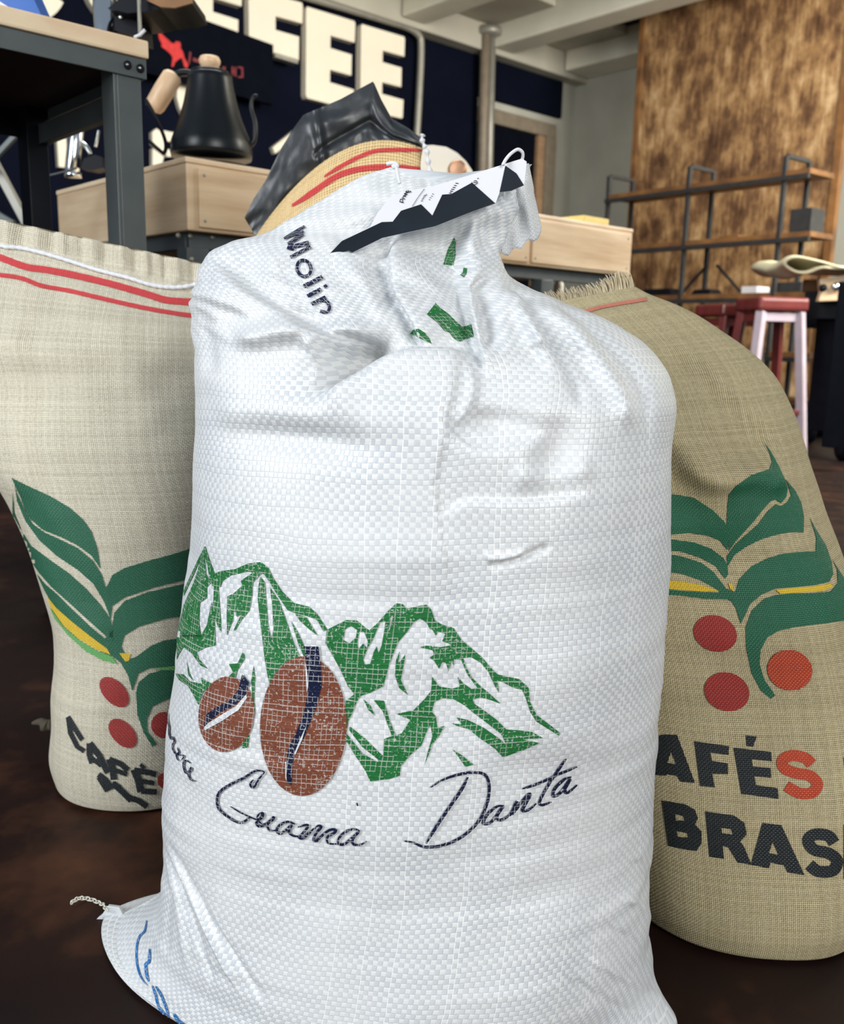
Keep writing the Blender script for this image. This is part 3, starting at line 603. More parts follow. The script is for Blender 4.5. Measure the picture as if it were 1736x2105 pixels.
# ================================================================== SACKS
rng = np.random.default_rng(7)
def vnoise(x, y, seed=0):
    """smooth value noise, numpy"""
    xi, yi = np.floor(x).astype(int), np.floor(y).astype(int); fx, fy = x - xi, y - yi
    fx = fx * fx * (3 - 2 * fx); fy = fy * fy * (3 - 2 * fy)
    def h(a, b):
        n = (a * 374761393 + b * 668265263 + seed * 974711) & 0xffffffff; n = ((n ^ (n >> 13)) * 1274126177) & 0xffffffff
        return ((n ^ (n >> 16)) & 0xffff) / 65535.0 * 2 - 1
    return (h(xi, yi) * (1 - fx) + h(xi + 1, yi) * fx) * (1 - fy) + (h(xi, yi + 1) * (1 - fx) + h(xi + 1, yi + 1) * fx) * fy
def seg_dist(px, py, pts, grad=False):
    """signed distance (px) to polyline, + on its left-hand/below side, and end taper"""
    gx = np.zeros(px.shape); gy = np.zeros(px.shape); best = np.full(px.shape, 1e9); sgn = np.zeros(px.shape); tap = np.zeros(px.shape)
    pts = [np.array(p, float) for p in pts]; L = [np.linalg.norm(pts[i + 1] - pts[i]) for i in range(len(pts) - 1)]; tot = sum(L); acc = 0
    for i in range(len(pts) - 1):
        a, b = pts[i], pts[i + 1]; d = (b - a) / L[i]
        t = np.clip((px - a[0]) * d[0] + (py - a[1]) * d[1], 0, L[i]); qx, qy = a[0] + d[0] * t, a[1] + d[1] * t
        dist = np.hypot(px - qx, py - qy); s = np.where(d[0] * (py - a[1]) - d[1] * (px - a[0]) > 0, 1.0, -1.0)
        m = dist < best; best = np.where(m, dist, best); gx = np.where(m, (px - qx) / (dist + 1e-6) * s, gx); gy = np.where(m, (py - qy) / (dist + 1e-6) * s, gy); sgn = np.where(m, s, sgn); tt = (acc + t) / tot
        tap = np.where(m, np.clip(np.minimum(tt, 1 - tt) * 5, 0, 1), tap); acc += L[i]
    tap = tap * tap * (3 - 2 * tap)
    if grad: return best * sgn, tap, gx, gy
    return best * sgn, tap
def creases(px, py, items):
    out = np.zeros(px.shape)
    for it in items:
        k = it[0]
        if k == 'r':
            _, pts, w, amp = it; d, tp = seg_dist(px, py, smo(pts)); out += amp * np.exp(-(d / w) ** 2) * tp
        elif k == 's':                 # overlapping step: + side stands forward, sharp lip, soft decay
            _, pts, ws, wl, amp = it[:5]; amp = amp * 1.5; d, tp = seg_dist(px, py, smo(pts))
            e = 1 / (1 + np.exp(-np.clip(d / ws, -30, 30))); out += amp * tp * (.45 * e * np.exp(-np.clip(d, 0, None) / wl) - .75 * (1 - e) * np.exp(np.clip(d, None, 0) / (wl * .6)))
        elif k == 'b':
            _, (cx, cy), (rx, ry), ang, amp = it; c, s = math.cos(ang), math.sin(ang)
            x, y = px - cx, py - cy; out += amp * np.exp(-((x * c + y * s) / rx) ** 2 - ((-x * s + y * c) / ry) ** 2)
    return out
def overlap(px, py, items):
    """sideways slip of the forward side over the other one: makes true overlapping folds"""
    ox, oy = np.zeros(px.shape), np.zeros(px.shape)
    for it in items:
        if it[0] != 's': continue
        w = it[5] if len(it) > 5 else 9.0
        d, tp, gx, gy = seg_dist(px, py, smo(it[1]), True); e = 1 / (1 + np.exp(-np.clip((d - 2) / 2.5, -30, 30)))
        k = -w * tp * e * np.exp(-np.clip(d, 0, None) / 40); ox += k * gx; oy += k * gy
    return ox, oy
def smo(pts):
    return [(v.x, v.y) for v in smooth_curve([Vector((a, b, 0)) for a, b in pts], 4)]
def cubic(rows, n):
    r = np.array(rows, float); k = len(r)
    # parameter by image height so rows keep their spacing
    d = np.r_[0, np.cumsum(np.maximum(6, np.linalg.norm(np.diff(r[:, [0, 1, 3, 4]], axis=0), axis=1)))]; d /= d[-1]
    tt = np.linspace(0, 1, n); out = np.zeros((n, r.shape[1]))
    for c in range(r.shape[1]):                        # monotone hermite
        y = r[:, c]; h = np.diff(d); dl = np.diff(y) / h; m = np.zeros(k); m[0], m[-1] = dl[0], dl[-1]
        for i in range(1, k - 1): m[i] = 0 if dl[i - 1] * dl[i] <= 0 else 2 * dl[i - 1] * dl[i] / (dl[i - 1] + dl[i])
        i = np.clip(np.searchsorted(d, tt) - 1, 0, k - 2); u = (tt - d[i]) / h[i]
        out[:, c] = y[i] * (1 + 2 * u) * (1 - u) ** 2 + m[i] * h[i] * u * (1 - u) ** 2 + y[i + 1] * u * u * (3 - 2 * u) + m[i + 1] * h[i] * u * u * (u - 1)
    return out
class Sack: pass
def make_sack(name, rows, na, nu, mat, items, expo=2.3, expo0=None, npt=0, flat_bottom=True, noise=None, sag=None, parent=None, fit=True):
    """rows bottom->top: (xl,yl,Yl, xr,yr,Yr, front_bulge, back_bulge, sag). The tube closes on itself all round."""
    R = cubic(rows, nu)
    # more columns at the front
    th = np.linspace(0, 1, na, endpoint=False); ph = 2 * np.pi * th; ph = ph - 0.28 * np.sin(2 * ph) * 0.5
    q = 2 * np.pi * th; ph = np.interp(th, [0, .66, 1], [0, np.pi, 2 * np.pi])
    ex = np.full(nu, expo)
    if expo0: k_ = np.clip(1 - np.arange(nu) / (nu * npt), 0, 1); ex = expo + (expo0 - expo) * k_ * k_ * (3 - 2 * k_)
    e = (2.0 / ex)[:, None]; ph = ph[None, :]; cx = -np.sign(np.cos(ph)) * np.abs(np.cos(ph)) ** e; sy = np.sign(np.sin(ph)) * np.abs(np.sin(ph)) ** e
    V = np.zeros((nu, na, 3))
    PL = np.array([list(P(r[0], r[1], r[2])) for r in R]); PR = np.array([list(P(r[3], r[4], r[5])) for r in R])
    if flat_bottom:
        PL[0, 2] = PR[0, 2] = 0.004; PL[:, 2] = np.maximum(PL[:, 2], .004 + np.arange(nu) * 1e-4); PR[:, 2] = np.maximum(PR[:, 2], .004 + np.arange(nu) * 1e-4)
    for _ in range(4):
        C = (PL + PR) / 2; A = (PR - PL) / 2
        Ah = A.copy(); Ah[:, 2] = 0; nrm = np.stack([Ah[:, 1], -Ah[:, 0], np.zeros(nu)], -1); nrm /= np.linalg.norm(nrm, axis=1)[:, None] + 1e-9
        bf = np.where(sy > 0, R[:, 6:7], R[:, 7:8])
        V = C[:, None, :] + A[:, None, :] * cx[..., None] + nrm[:, None, :] * (bf * sy)[..., None]
        sg = R[:, 8:9] * (1 - cx ** 2); V[..., 2] -= sg / F * R[:, 2:3]
        if not fit: break
        pj = project(V.reshape(-1, 3)).reshape(nu, na, 2)
        dl = R[:, 0] - pj[..., 0].min(1); dr = R[:, 3] - pj[..., 0].max(1)
        ok = np.ones(nu, bool)
        PL[:, 0] += np.clip(dl, -30, 30) / F * PL[:, 1]; PR[:, 0] += np.clip(dr, -30, 30) / F * PR[:, 1]
    pj = project(V.reshape(-1, 3)).reshape(nu, na, 2)
    dsp = creases(pj[..., 0], pj[..., 1], items) * np.clip(sy, 0, 1) ** .5
    # arc length UV from the front centre line
    ic = int(na * .33); d = np.linalg.norm(np.diff(np.concatenate([V, V[:, :1]], 1), axis=1), axis=2)
    cu = np.concatenate([np.zeros((nu, 1)), np.cumsum(d, 1)], 1)[:, :na + 1]; U = cu - cu[:, ic:ic + 1]
    dv = np.linalg.norm(np.diff(V[:, ic], axis=0), axis=1); v = np.r_[0, np.cumsum(dv)]; VV = np.repeat(v[:, None], na + 1, 1)
    if noise: dsp = dsp + noise(U[:, :na], VV[:, :na], pj)
    outn = nrm[:, None, :] * sy[..., None] + (A / (np.linalg.norm(A, axis=1)[:, None] + 1e-9))[:, None, :] * (cx * .6)[..., None]
    outn /= np.linalg.norm(outn, axis=2)[..., None] + 1e-9
    V = V + outn * dsp[..., None]
    ox, oy = overlap(pj[..., 0], pj[..., 1], items); fr_s = np.clip(sy * 3, 0, 1); kk = (V @ _F - _C @ _F) / F
    V = V + ((ox * kk * fr_s)[..., None] * _R - (oy * kk * fr_s)[..., None] * _U)
    if flat_bottom: V[..., 2] = np.maximum(V[..., 2], 0.003)
    n = nu * na; idx = np.arange(n).reshape(nu, na); nx = np.roll(idx, -1, 1)
    faces = np.stack([idx[:-1], nx[:-1], nx[1:], idx[1:]], -1).reshape(-1, 4)
    cols = np.arange(na); fu = np.stack([np.stack([U[:-1, :-1], U[:-1, 1:], U[1:, 1:], U[1:, :-1]], -1), np.stack([VV[:-1, :-1], VV[:-1, 1:], VV[1:, 1:], VV[1:, :-1]], -1)], -1).reshape(-1, 4, 2)
    me = bpy.data.meshes.new(name)
    verts = V.reshape(-1, 3); cb, ct_ = V[0].mean(0), V[-1].mean(0); allv = np.vstack([verts, cb, ct_])
    tri = [(int(idx[0, (j + 1) % na]), int(idx[0, j]), n) for j in range(na)] + [(int(idx[-1, j]), int(idx[-1, (j + 1) % na]), n + 1) for j in range(na)]
    me.from_pydata(allv.tolist(), [], faces.tolist() + tri)
    uvl = me.uv_layers.new(name='UVMap'); data = np.zeros((len(me.loops), 2)); data[:faces.shape[0] * 4] = fu.reshape(-1, 2)
    data[faces.shape[0] * 4:] = [0, 0]
    uvl.data.foreach_set('uv', data.ravel())
    s = Sack(); s.V = V; s.pj = pj
    t1 = faces[:, [0, 1, 2]]; t2 = faces[:, [0, 2, 3]]
    s.tris = np.concatenate([t1, t2]); s.tuv = np.concatenate([fu[:, [0, 1, 2]], fu[:, [0, 2, 3]]]); s.verts = verts
    s.bvh = BVHTree.FromPolygons([Vector(p) for p in verts], [tuple(int(i) for i in t_) for t_ in s.tris])
    s.obj = link(name, me, mat, parent, True)
    return s
def hit(s, px, py, off=0.0):
    d = ray(px, py).normalized(); loc, nrm, fi, dist = s.bvh.ray_cast(CAM, d)
    if loc is None: return None
    if nrm.dot(d) > 0: nrm = -nrm
    t_ = s.tris[fi]; a, b, c = [Vector(s.verts[i]) for i in t_]; ua, ub, uc = [Vector((*w, 0)) for w in s.tuv[fi]]
    w = barycentric_transform(loc, a, b, c, ua, ub, uc)
    return loc + nrm * off, (w.x, w.y), nrm
def decal(name, s, polys, mat, parent, off=0.0007, grid=7.0, each=False):
    """print laid onto the sack's own surface. polys: list of outlines, or (outline, [holes]) in photo pixels"""
    if each: return [decal(name, s, [q], mat, parent, off, grid) for q in polys]
    bm = bmesh.new(); lay = bm.loops.layers.uv.new('UVMap')
    for pl_ in polys:
        out, holes = (pl_ if isinstance(pl_, tuple) else (pl_, []))
        loops = [[Vector((x, y, 0)) for x, y in out]] + [[Vector((x, y, 0)) for x, y in h] for h in holes]
        flat = [v for l in loops for v in l]; vs = [bm.verts.new(v) for v in flat]
        for tr in tessellate_polygon(loops):
            try: bm.faces.new([vs[i] for i in tr])
            except ValueError: pass
    if not bm.verts: return
    xs = [v.co.x for v in bm.verts]; ys = [v.co.y for v in bm.verts]
    for ax, lo, hi in ((0, min(xs), max(xs)), (1, min(ys), max(ys))):
        k = lo + grid
        while k < hi:
            co = Vector((k, 0, 0)) if ax == 0 else Vector((0, k, 0)); no = Vector((1, 0, 0)) if ax == 0 else Vector((0, 1, 0))
            bmesh.ops.bisect_plane(bm, geom=bm.verts[:] + bm.edges[:] + bm.faces[:], plane_co=co, plane_no=no, dist=1e-4); k += grid
    uvs = {}; dead = []
    for v in bm.verts:
        h = hit(s, v.co.x, v.co.y, off)
        if h is None: dead.append(v); continue
        v.co = h[0]; uvs[v] = h[1]
    bmesh.ops.delete(bm, geom=dead, context='VERTS')
    bad = [f for f in bm.faces if max(e.calc_length() for e in f.edges) > .035]
    bmesh.ops.delete(bm, geom=bad, context='FACES')
    for f in bm.faces:
        for l in f.loops: l[lay].uv = uvs.get(l.vert, (0, 0))
    me = bpy.data.meshes.new(name); bm.to_mesh(me); bm.free()
    if not me.vertices: return None
    # face outwards
    return link(name, me, mat, parent, True)
def Z(ox, oy, s):
    return lambda pts: [(ox + x / s, oy + y / s) for x, y in pts]
def ribbon(pts, w, n=5, taper=True, curve=True):
    """pen stroke of width w (px) as small quads"""
    p = [np.array((v.x, v.y)) for v in smooth_curve([Vector((a, b, 0)) for a, b in pts], n)] if curve else [np.array(q, float) for q in pts]
    L, Rr = [], []; k = len(p)
    for i in range(k):
        d = p[min(i + 1, k - 1)] - p[max(i - 1, 0)]; d = d / (np.linalg.norm(d) + 1e-9); nn = np.array((-d[1], d[0])); ww = w / 2 * ((0.45 + .55 * min(1, 6 * min(i, k - 1 - i) / k)) if taper else 1)
        L.append(p[i] + nn * ww); Rr.append(p[i] - nn * ww)
    return [[tuple(L[i]), tuple(L[i + 1]), tuple(Rr[i + 1]), tuple(Rr[i])] for i in range(k - 1)]
def ell(cx, cy, rx, ry, ang=0, n=36):
    c, s = math.cos(ang), math.sin(ang)
    return [(cx + rx * math.cos(a) * c - ry * math.sin(a) * s, cy + rx * math.cos(a) * s + ry * math.sin(a) * c) for a in np.linspace(0, 2 * math.pi, n, endpoint=False)]
def thread_on(name, s, pts, rad, mat, parent, off, n=8, seg=6, twist=0.0):
    cv = smooth_curve([Vector((a, b, 0)) for a, b in pts], seg); out = []
    for i, v in enumerate(cv):
        h = hit(s, v.x, v.y, off)
        if h: out.append(h[0])
    rr = [rad * (1 + twist * math.sin(i * 1.9)) for i in range(len(out))]
    return tubeobj(name, out, rr, mat, parent, n)

# ------------------------------------------------------------------ the white woven bag
bag = thing('woven_sack', 'big white woven plastic coffee sack printed with green mountains, standing in front', 'sack', (0.0, .80, 0))
RW = [  # xl, yl, Yl, xr, yr, Yr, front, back, sag
 (205, 1902, .835, 1396, 2100, .70, .150, .13, 0), (226, 1885, .835, 1366, 2050, .715, .160, .13, 0), (268, 1862, .83, 1346, 2000, .73, 0.165, .105, 0), (303, 1838, .825, 1340, 1950, .74, 0.165, .105, 0), (321, 1806, .82, 1335, 1890, .75, 0.165, .105, 0),
 (331, 1750, .82, 1334, 1800, .76, 0.165, .105, 0), (334, 1690, .82, 1337, 1720, .77, 0.165, .105, 0), (337, 1600, .82, 1343, 1620, .78, 0.165, .105, 0), (342, 1500, .82, 1352, 1510, .78, 0.165, .105, 0),
 (350, 1400, .82, 1360, 1400, .78, 0.165, .105, 0), (362, 1300, .82, 1367, 1300, .78, 0.165, .105, 0), (374, 1200, .82, 1373, 1200, .78, 0.165, .105, 0), (389, 1100, .82, 1380, 1100, .78, .162, .105, 0),
 (394, 1000, .82, 1384, 1000, .78, .160, .105, 0), (397, 910, .82, 1388, 910, .78, .155, .105, 0), (400, 840, .82, 1397, 835, .78, .150, .13, 0), (402, 770, .82, 1386, 780, .79, .138, .13, 0),
 (402, 710, .82, 1335, 715, .80, .122, .12, 0), (403, 655, .82, 1240, 655, .80, .102, .11, 0), (406, 605, .82, 1120, 608, .80, .082, .09, 0), (412, 566, .82, 1058, 577, .80, .064, .07, 0), (424, 536, .82, 1029, 548, .80, .052, .05, 0),
 (442, 513, .82, 1028, 531, .80, .042, .04, 0), (480, 498, .82, 1036, 505, .80, .034, .03, 0), (535, 484, .82, 1050, 476, .80, .028, .022, 0), (592, 455, .82, 1062, 440, .80, .024, .016, 0),
 (650, 420, .82, 1073, 405, .80, .018, .012, 4), (705, 386, .82, 1080, 375, .80, .013, .008, 14), (760, 357, .82, 1083, 352, .80, .008, .006, 22), (800, 344, .82, 1085, 338, .80, .004, .004, 30)]
CW = [
 ('s', [(640, 815), (700, 792), (775, 745), (840, 722), (930, 722), (1000, 740)], 4, 150, .022, 16),
 ('b', (715, 748), (62, 30), -.45, -.055), ('b', (665, 785), (24, 15), -.6, -.012),
 ('r', [(480, 700), (560, 690), (640, 682), (720, 676), (785, 700)], 22, .014),
 ('r', [(640, 690), (655, 740), (645, 800)], 14, .010),
 ('s', [(418, 520), (500, 590), (590, 650), (690, 700), (790, 730)], 4, 110, .018, 12),
 ('r', [(450, 640), (540, 660), (640, 640)], 24, -.006),
 ('r', [(520, 540), (600, 610), (690, 660), (760, 680)], 30, .006),
 ('s', [(880, 735), (850, 660), (812, 590), (806, 520), (828, 470)], 4, 70, .018, 14),
 ('r', [(770, 500), (775, 560), (810, 640)], 16, -.010),
 ('s', [(1000, 780), (990, 700), (970, 620), (966, 540), (972, 440)], 3, 70, .024, 16),
 ('b', (890, 505), (62, 36), 0, -.018), ('b', (1010, 490), (26, 40), 0, -.012),
 ('r', [(985, 560), (1010, 640), (1020, 730)], 18, -.022), ('r', [(1040, 590), (1080, 650), (1110, 720)], 20, .012),
 ('r', [(1020, 560), (1100, 640), (1170, 760), (1210, 850)], 11, -.007),
 ('r', [(1080, 600), (1190, 690), (1270, 800), (1300, 900)], 20, .009), ('r', [(1110, 600), (1240, 690), (1330, 790), (1350, 900)], 11, -.008),
 ('s', [(1250, 800), (1180, 700), (1100, 625), (1040, 585)], 4, 50, .010, 8), ('s', [(1130, 770), (1090, 690), (1050, 620)], 4, 45, .010, 8), ('s', [(640, 680), (700, 668), (770, 668), (800, 690)][::-1], 5, 60, -.006, 0),
 ('s', [(1340, 960), (1345, 860), (1290, 760), (1180, 650)], 4, 40, .006),
 
 ('b', (1020, 870), (85, 32), .1, -.013), ('s', [(920, 850), (935, 895), (990, 925), (1080, 915), (1150, 880)], 7, 60, .004),
 ('r', [(960, 730), (972, 790), (955, 850), (930, 880)], 14, .005),
 ('b', (1150, 930), (40, 75), .3, -.010), ('r', [(1040, 980), (1130, 985), (1230, 950)], 26, .004), ('b', (1130, 760), (60, 50), .6, .008),
 ('s', [(1225, 1012), (1130, 1032), (1030, 1036), (960, 1036), (895, 1066)][::-1], 4, 50, .005),
 ('r', [(1000, 1165), (1060, 1152), (1140, 1120)], 7, -.004), ('r', [(990, 1140), (1030, 1150), (1090, 1135)], 8, .003),
 ('b', (610, 905), (150, 34), .1, -.009), ('r', [(430, 850), (550, 835), (700, 850)], 40, .004), ('b', (480, 775), (90, 40), .1, .006),
 ('b', (820, 1150), (200, 60), 0, .004),
 ('r', [(410, 620), (430, 700), (440, 780)], 18, -.006),
 ('r', [(640, 480), (700, 520), (760, 600), (800, 690)], 20, .004), ('r', [(870, 360), (885, 420), (850, 470)], 14, -.006), ('r', [(1040, 400), (1060, 450), (1035, 520)], 10, .008), ('r', [(1085, 360), (1070, 430), (1050, 520)], 8, -.010)]
for k, (x, y) in enumerate(((560, 2090), (500, 2060), (440, 2040), (385, 2010), (340, 1985), (300, 1955), (270, 1925))):
    CW.append(('r', [(335 - k * 3, 1700 + k * 6), (345 + (x - 345) * .35, 1700 + (y - 1700) * .45), (x, y)], 7, (.0035 if k % 2 else -.0035)))
for k, (x, y) in enumerate(((1150, 2000), (1200, 1960), (1230, 1900), (1260, 1840), (1280, 1780))):
    CW.append(('r', [(1385, 2100 - k * 40), ((1385 + x) / 2, y + 70 - k * 15), (x, y)], 9, (.004 if k % 2 else -.003)))
def nz_w(u, v, pj):
    a = vnoise(u * 9 + 3, v * 9, 1) * .0035 + vnoise(u * 22, v * 22, 2) * .0013
    fine = vnoise(u * 9, v * 95, 3) * .0007 * np.clip((pj[..., 1] - 1000) / 300, .2, 1)
    topw = np.clip((760 - pj[..., 1]) / 150, 0, 1); a2 = (vnoise(u * 45 + v * 20, v * 45, 5) * .0034 + vnoise(u * 90, v * 90, 6) * .0009) * topw
    rp_ = vnoise(u * 6, v * 40 + u * 8, 8) * .0016 * np.clip((pj[..., 0] - 950) / 250, 0, 1) * np.clip((pj[..., 1] - 1100) / 200, 0, 1)
    return a + fine + a2 + rp_
WS = make_sack('bag_body', RW, 640, 540, M_poly, CW, 2.25, 1.6, .13, True, nz_w, parent=bag)

A_, B_ = Z(330, 1100, 3.096), Z(680, 1200, 3.0456)
G = []
G.append((A_([(288, 68), (318, 160), (348, 240), (330, 300), (300, 330), (300, 400), (255, 430), (250, 560), (262, 640), (300, 570), (330, 420), (350, 560), (355, 700), (290, 715), (235, 745), (250, 790), (306, 850), (262, 832), (200, 750), (150, 712), (120, 760), (95, 830), (64, 870), (70, 640), (105, 450), (180, 290), (245, 150)]),
   [A_([(258, 150), (225, 230), (150, 390), (120, 500), (105, 640), (125, 560), (150, 450), (215, 300), (243, 220)]), A_([(282, 130), (296, 250), (318, 285), (302, 190)])]))
G.append(A_([(335, 290), (350, 245), (380, 230), (480, 215), (560, 180), (640, 170), (690, 205), (720, 270), (780, 360), (850, 430), (950, 455), (1000, 500), (1065, 600), (1040, 612), (1000, 540), (940, 515), (870, 500), (810, 475), (740, 370), (700, 300), (660, 245), (600, 240), (560, 230), (450, 255), (400, 290), (385, 330), (360, 330), (330, 320)]))
G.append(A_([(590, 238), (645, 245), (592, 300), (585, 400), (570, 480), (520, 540), (480, 605), (468, 606), (500, 540), (520, 500), (490, 520), (478, 480), (468, 490), (468, 540), (440, 600), (428, 640), (425, 500), (430, 390), (470, 370), (525, 320), (515, 290)]))
G.append(A_([(345, 320), (372, 310), (380, 430), (388, 540), (390, 615), (370, 580), (345, 520), (340, 430)]))
G.append(A_([(640, 262), (668, 300), (688, 560), (708, 665), (722, 600), (715, 450), (700, 330), (760, 420), (810, 560), (850, 680), (890, 770), (830, 790), (770, 830), (730, 880), (700, 960), (680, 870), (665, 780), (650, 640), (630, 480), (622, 400), (628, 320)]))
G.append(A_([(835, 545), (880, 620), (920, 710), (930, 765), (915, 770), (880, 690)])); G.append(A_([(860, 500), (930, 520), (1005, 640), (950, 600), (890, 545)]))
G.append(A_([(100, 880), (150, 885), (190, 930), (270, 945), (260, 905), (330, 945), (275, 1000), (245, 1080), (220, 1030), (180, 960), (120, 920)])); G.append(A_([(170, 800), (190, 880), (215, 930), (180, 890)]))
G.append(A_([(540, 758), (525, 748), (495, 815), (440, 820), (465, 870), (430, 910), (478, 912), (495, 860), (540, 785)])); G.append(A_([(597, 830), (605, 900), (600, 1050), (612, 1160), (590, 1040), (580, 930)])); G.append(A_([(515, 1300), (570, 1270), (560, 1350), (525, 1355)]))
G.append((B_([(-22, 288), (100, 225), (165, 228), (220, 275), (245, 290), (300, 240), (360, 170), (415, 120), (450, 125), (480, 155), (540, 140), (600, 130), (630, 160), (655, 230), (625, 285), (600, 240), (560, 215), (520, 240), (480, 300), (420, 370), (370, 500), (330, 640), (250, 680), (190, 700), (165, 735), (108, 722), (150, 690), (110, 640), (60, 530), (10, 440), (-30, 370)]),
   [B_([(92, 285), (130, 262), (168, 290), (160, 335), (120, 372), (80, 350)]), B_([(180, 300), (212, 300), (235, 360), (230, 405), (205, 370), (176, 412), (168, 370)]), B_([(310, 240), (345, 230), (340, 280), (322, 380), (302, 435), (290, 390), (270, 430), (250, 500), (215, 505), (205, 470), (235, 400), (275, 330)]), B_([(380, 200), (395, 195), (372, 290), (362, 300)])]))
G.append(B_([(640, 200), (655, 228), (700, 255), (770, 275), (820, 350), (880, 400), (950, 460), (1000, 520), (1045, 565), (1110, 580), (1180, 595), (1240, 650), (1250, 740), (1290, 820), (1370, 880), (1440, 935), (1430, 950), (1370, 912), (1290, 862), (1250, 800), (1225, 720), (1200, 662), (1140, 648), (1080, 615), (1045, 605), (1055, 680), (1030, 640), (990, 552), (940, 492), (880, 458), (830, 462), (800, 472), (772, 472), (775, 512), (757, 482), (740, 545), (722, 492), (700, 490), (680, 530), (650, 482), (620, 460), (650, 442), (640, 415), (560, 396), (600, 385), (690, 395), (760, 382), (700, 357), (720, 312), (670, 297), (662, 325), (640, 290), (612, 262)]))
G.append(B_([(800, 465), (830, 460), (850, 520), (880, 580), (940, 640), (1000, 690), (1065, 750), (1000, 725), (940, 710), (890, 722), (900, 750), (960, 790), (1040, 850), (1100, 910), (1180, 915), (1260, 925), (1330, 965), (1200, 972), (1310, 995), (1230, 1030), (1080, 1085), (1030, 1030), (940, 970), (870, 910), (790, 888), (760, 872), (822, 878), (790, 835), (860, 850), (960, 900), (1060, 970), (1103, 1012), (1070, 940), (980, 870), (900, 810), (840, 760), (770, 720), (700, 715), (650, 740), (635, 800), (660, 830), (670, 900), (715, 888), (680, 950), (640, 1000), (590, 1135), (610, 1050), (640, 950), (625, 880), (600, 930), (570, 1010), (500, 1070), (440, 1140), (435, 1200), (370, 1220), (250, 1235), (220, 1170), (160, 1080), (100, 980), (105, 940), (200, 1060), (300, 1116), (298, 1098), (200, 1020), (118, 915), (122, 892), (210, 960), (330, 1078), (335, 970), (370, 957), (385, 953), (330, 800), (272, 727), (335, 730), (370, 850), (410, 952), (450, 930), (500, 850), (415, 812), (520, 790), (590, 720), (630, 670), (637, 580), (680, 640), (760, 655), (810, 642), (797, 580), (830, 620), (880, 655), (920, 650), (860, 570), (820, 480)]))
G.append(B_([(435, 420), (425, 500), (470, 440), (460, 500), (440, 600), (485, 695), (430, 650), (405, 570), (410, 480)])); G.append(B_([(765, 1035), (820, 1070), (895, 1130), (845, 1145), (800, 1080)])); G.append(B_([(205, 720), (250, 760), (280, 825), (240, 790)]))
G.append(B_([(98, 728), (150, 735), (165, 740), (140, 800), (112, 860), (100, 930), (104, 985), (88, 1010), (92, 860)]))
decal('mountain_print', WS, G, M_pgreen, bag, .0006)
C9 = Z(820, 470, 8.42)
decal('green_print_patch', WS, [C9([(965, 135), (995, 240), (985, 330), (990, 450), (950, 640), (770, 625), (830, 430), (860, 330)]), C9([(1130, 680), (1190, 690), (1180, 780), (1130, 850), (1075, 800), (1120, 760)]),
   C9([(635, 1295), (720, 1380), (820, 1450), (920, 1540), (1000, 1620), (1090, 1700), (1180, 1690), (1260, 1650), (1305, 1860), (1180, 1900), (1050, 1960), (950, 1900), (880, 1800), (780, 1760), (680, 1640), (580, 1560), (485, 1490)]), C9([(250, 1750), (340, 1735), (450, 1800), (530, 1900), (570, 1995), (420, 1920), (300, 1850), (190, 1830)])], M_pgreen, bag, .0006, each=True)
decal('coffee_bean_print', WS, [A_(ell(913, 1212, 275, 445, .03)), A_(ell(425, 1138, 176, 242, .12))], M_pbrown, bag, .0010, each=True)
NV = [A_([(918, 705), (1010, 705), (1025, 830), (1028, 960), (1000, 1080), (960, 1180), (915, 1290), (850, 1400), (838, 1585), (815, 1572), (803, 1450), (820, 1350), (870, 1250), (920, 1120), (945, 980), (940, 850)]),
      A_([(528, 880), (572, 935), (550, 1010), (480, 1080), (380, 1130), (310, 1190), (285, 1222), (300, 1140), (370, 1090), (450, 1050), (505, 980)])]
decal('bean_crease_print', WS, NV, M_pnavy, bag, .0014, each=True)
decal('bean_highlight', WS, [A_([(552, 1012), (560, 1030), (505, 1110), (400, 1180), (292, 1240), (285, 1225), (310, 1195), (400, 1140), (490, 1085)]), A_([(800, 1440), (806, 1440), (808, 1560), (800, 1540)]), A_([(930, 1215), (905, 1300), (862, 1395), (858, 1380), (895, 1290)]), A_([(926, 800), (938, 860), (945, 960), (936, 1000), (930, 900)])], M_poly, bag, .0015, each=True)
ST = []
D7 = Z(430, 1570, 4.822)
def S(f, pts, w): ST.extend(ribbon(f(pts), w))
S(D7, [(560, 70), (470, 60), (360, 130), (220, 200), (120, 270), (90, 350), (110, 440), (200, 520), (290, 570), (350, 570), (400, 530), (420, 515)], 5.5)
S(D7, [(560, 75), (500, 150), (460, 220), (430, 225), (420, 190), (450, 150)], 4.5); S(D7, [(220, 415), (330, 480), (430, 525), (500, 560), (540, 600)], 3)
S(D7, [(500, 560), (490, 510), (540, 480), (535, 520), (480, 570), (500, 610), (550, 600), (610, 560), (650, 520), (640, 545), (590, 590), (610, 655), (670, 650)], 5.5)
S(D7, [(860, 590), (790, 565), (710, 600), (680, 650), (710, 685), (770, 650), (830, 595), (800, 660), (840, 705), (900, 710)], 5.5)
S(D7, [(890, 620), (960, 600), (990, 610), (940, 680), (900, 720), (940, 730), (1010, 670), (1050, 630)], 5.5)
S(D7, [(1050, 640), (1090, 605), (1120, 620), (1070, 680), (1045, 740), (1070, 760), (1130, 700), (1200, 650), (1260, 645), (1250, 675), (1180, 720), (1190, 780), (1270, 785)], 5.5)
S(D7, [(1500, 660), (1450, 640), (1370, 660), (1300, 720), (1290, 780), (1340, 790), (1420, 730), (1490, 665), (1430, 740), (1440, 790), (1500, 795), (1570, 760)], 5.5)
decal('script_lettering', WS, ST, M_pnavy, bag, .0014, 9); ST = []
S(B_, [(860, 1205), (815, 1290), (740, 1400), (660, 1520), (600, 1620)], 6.5)
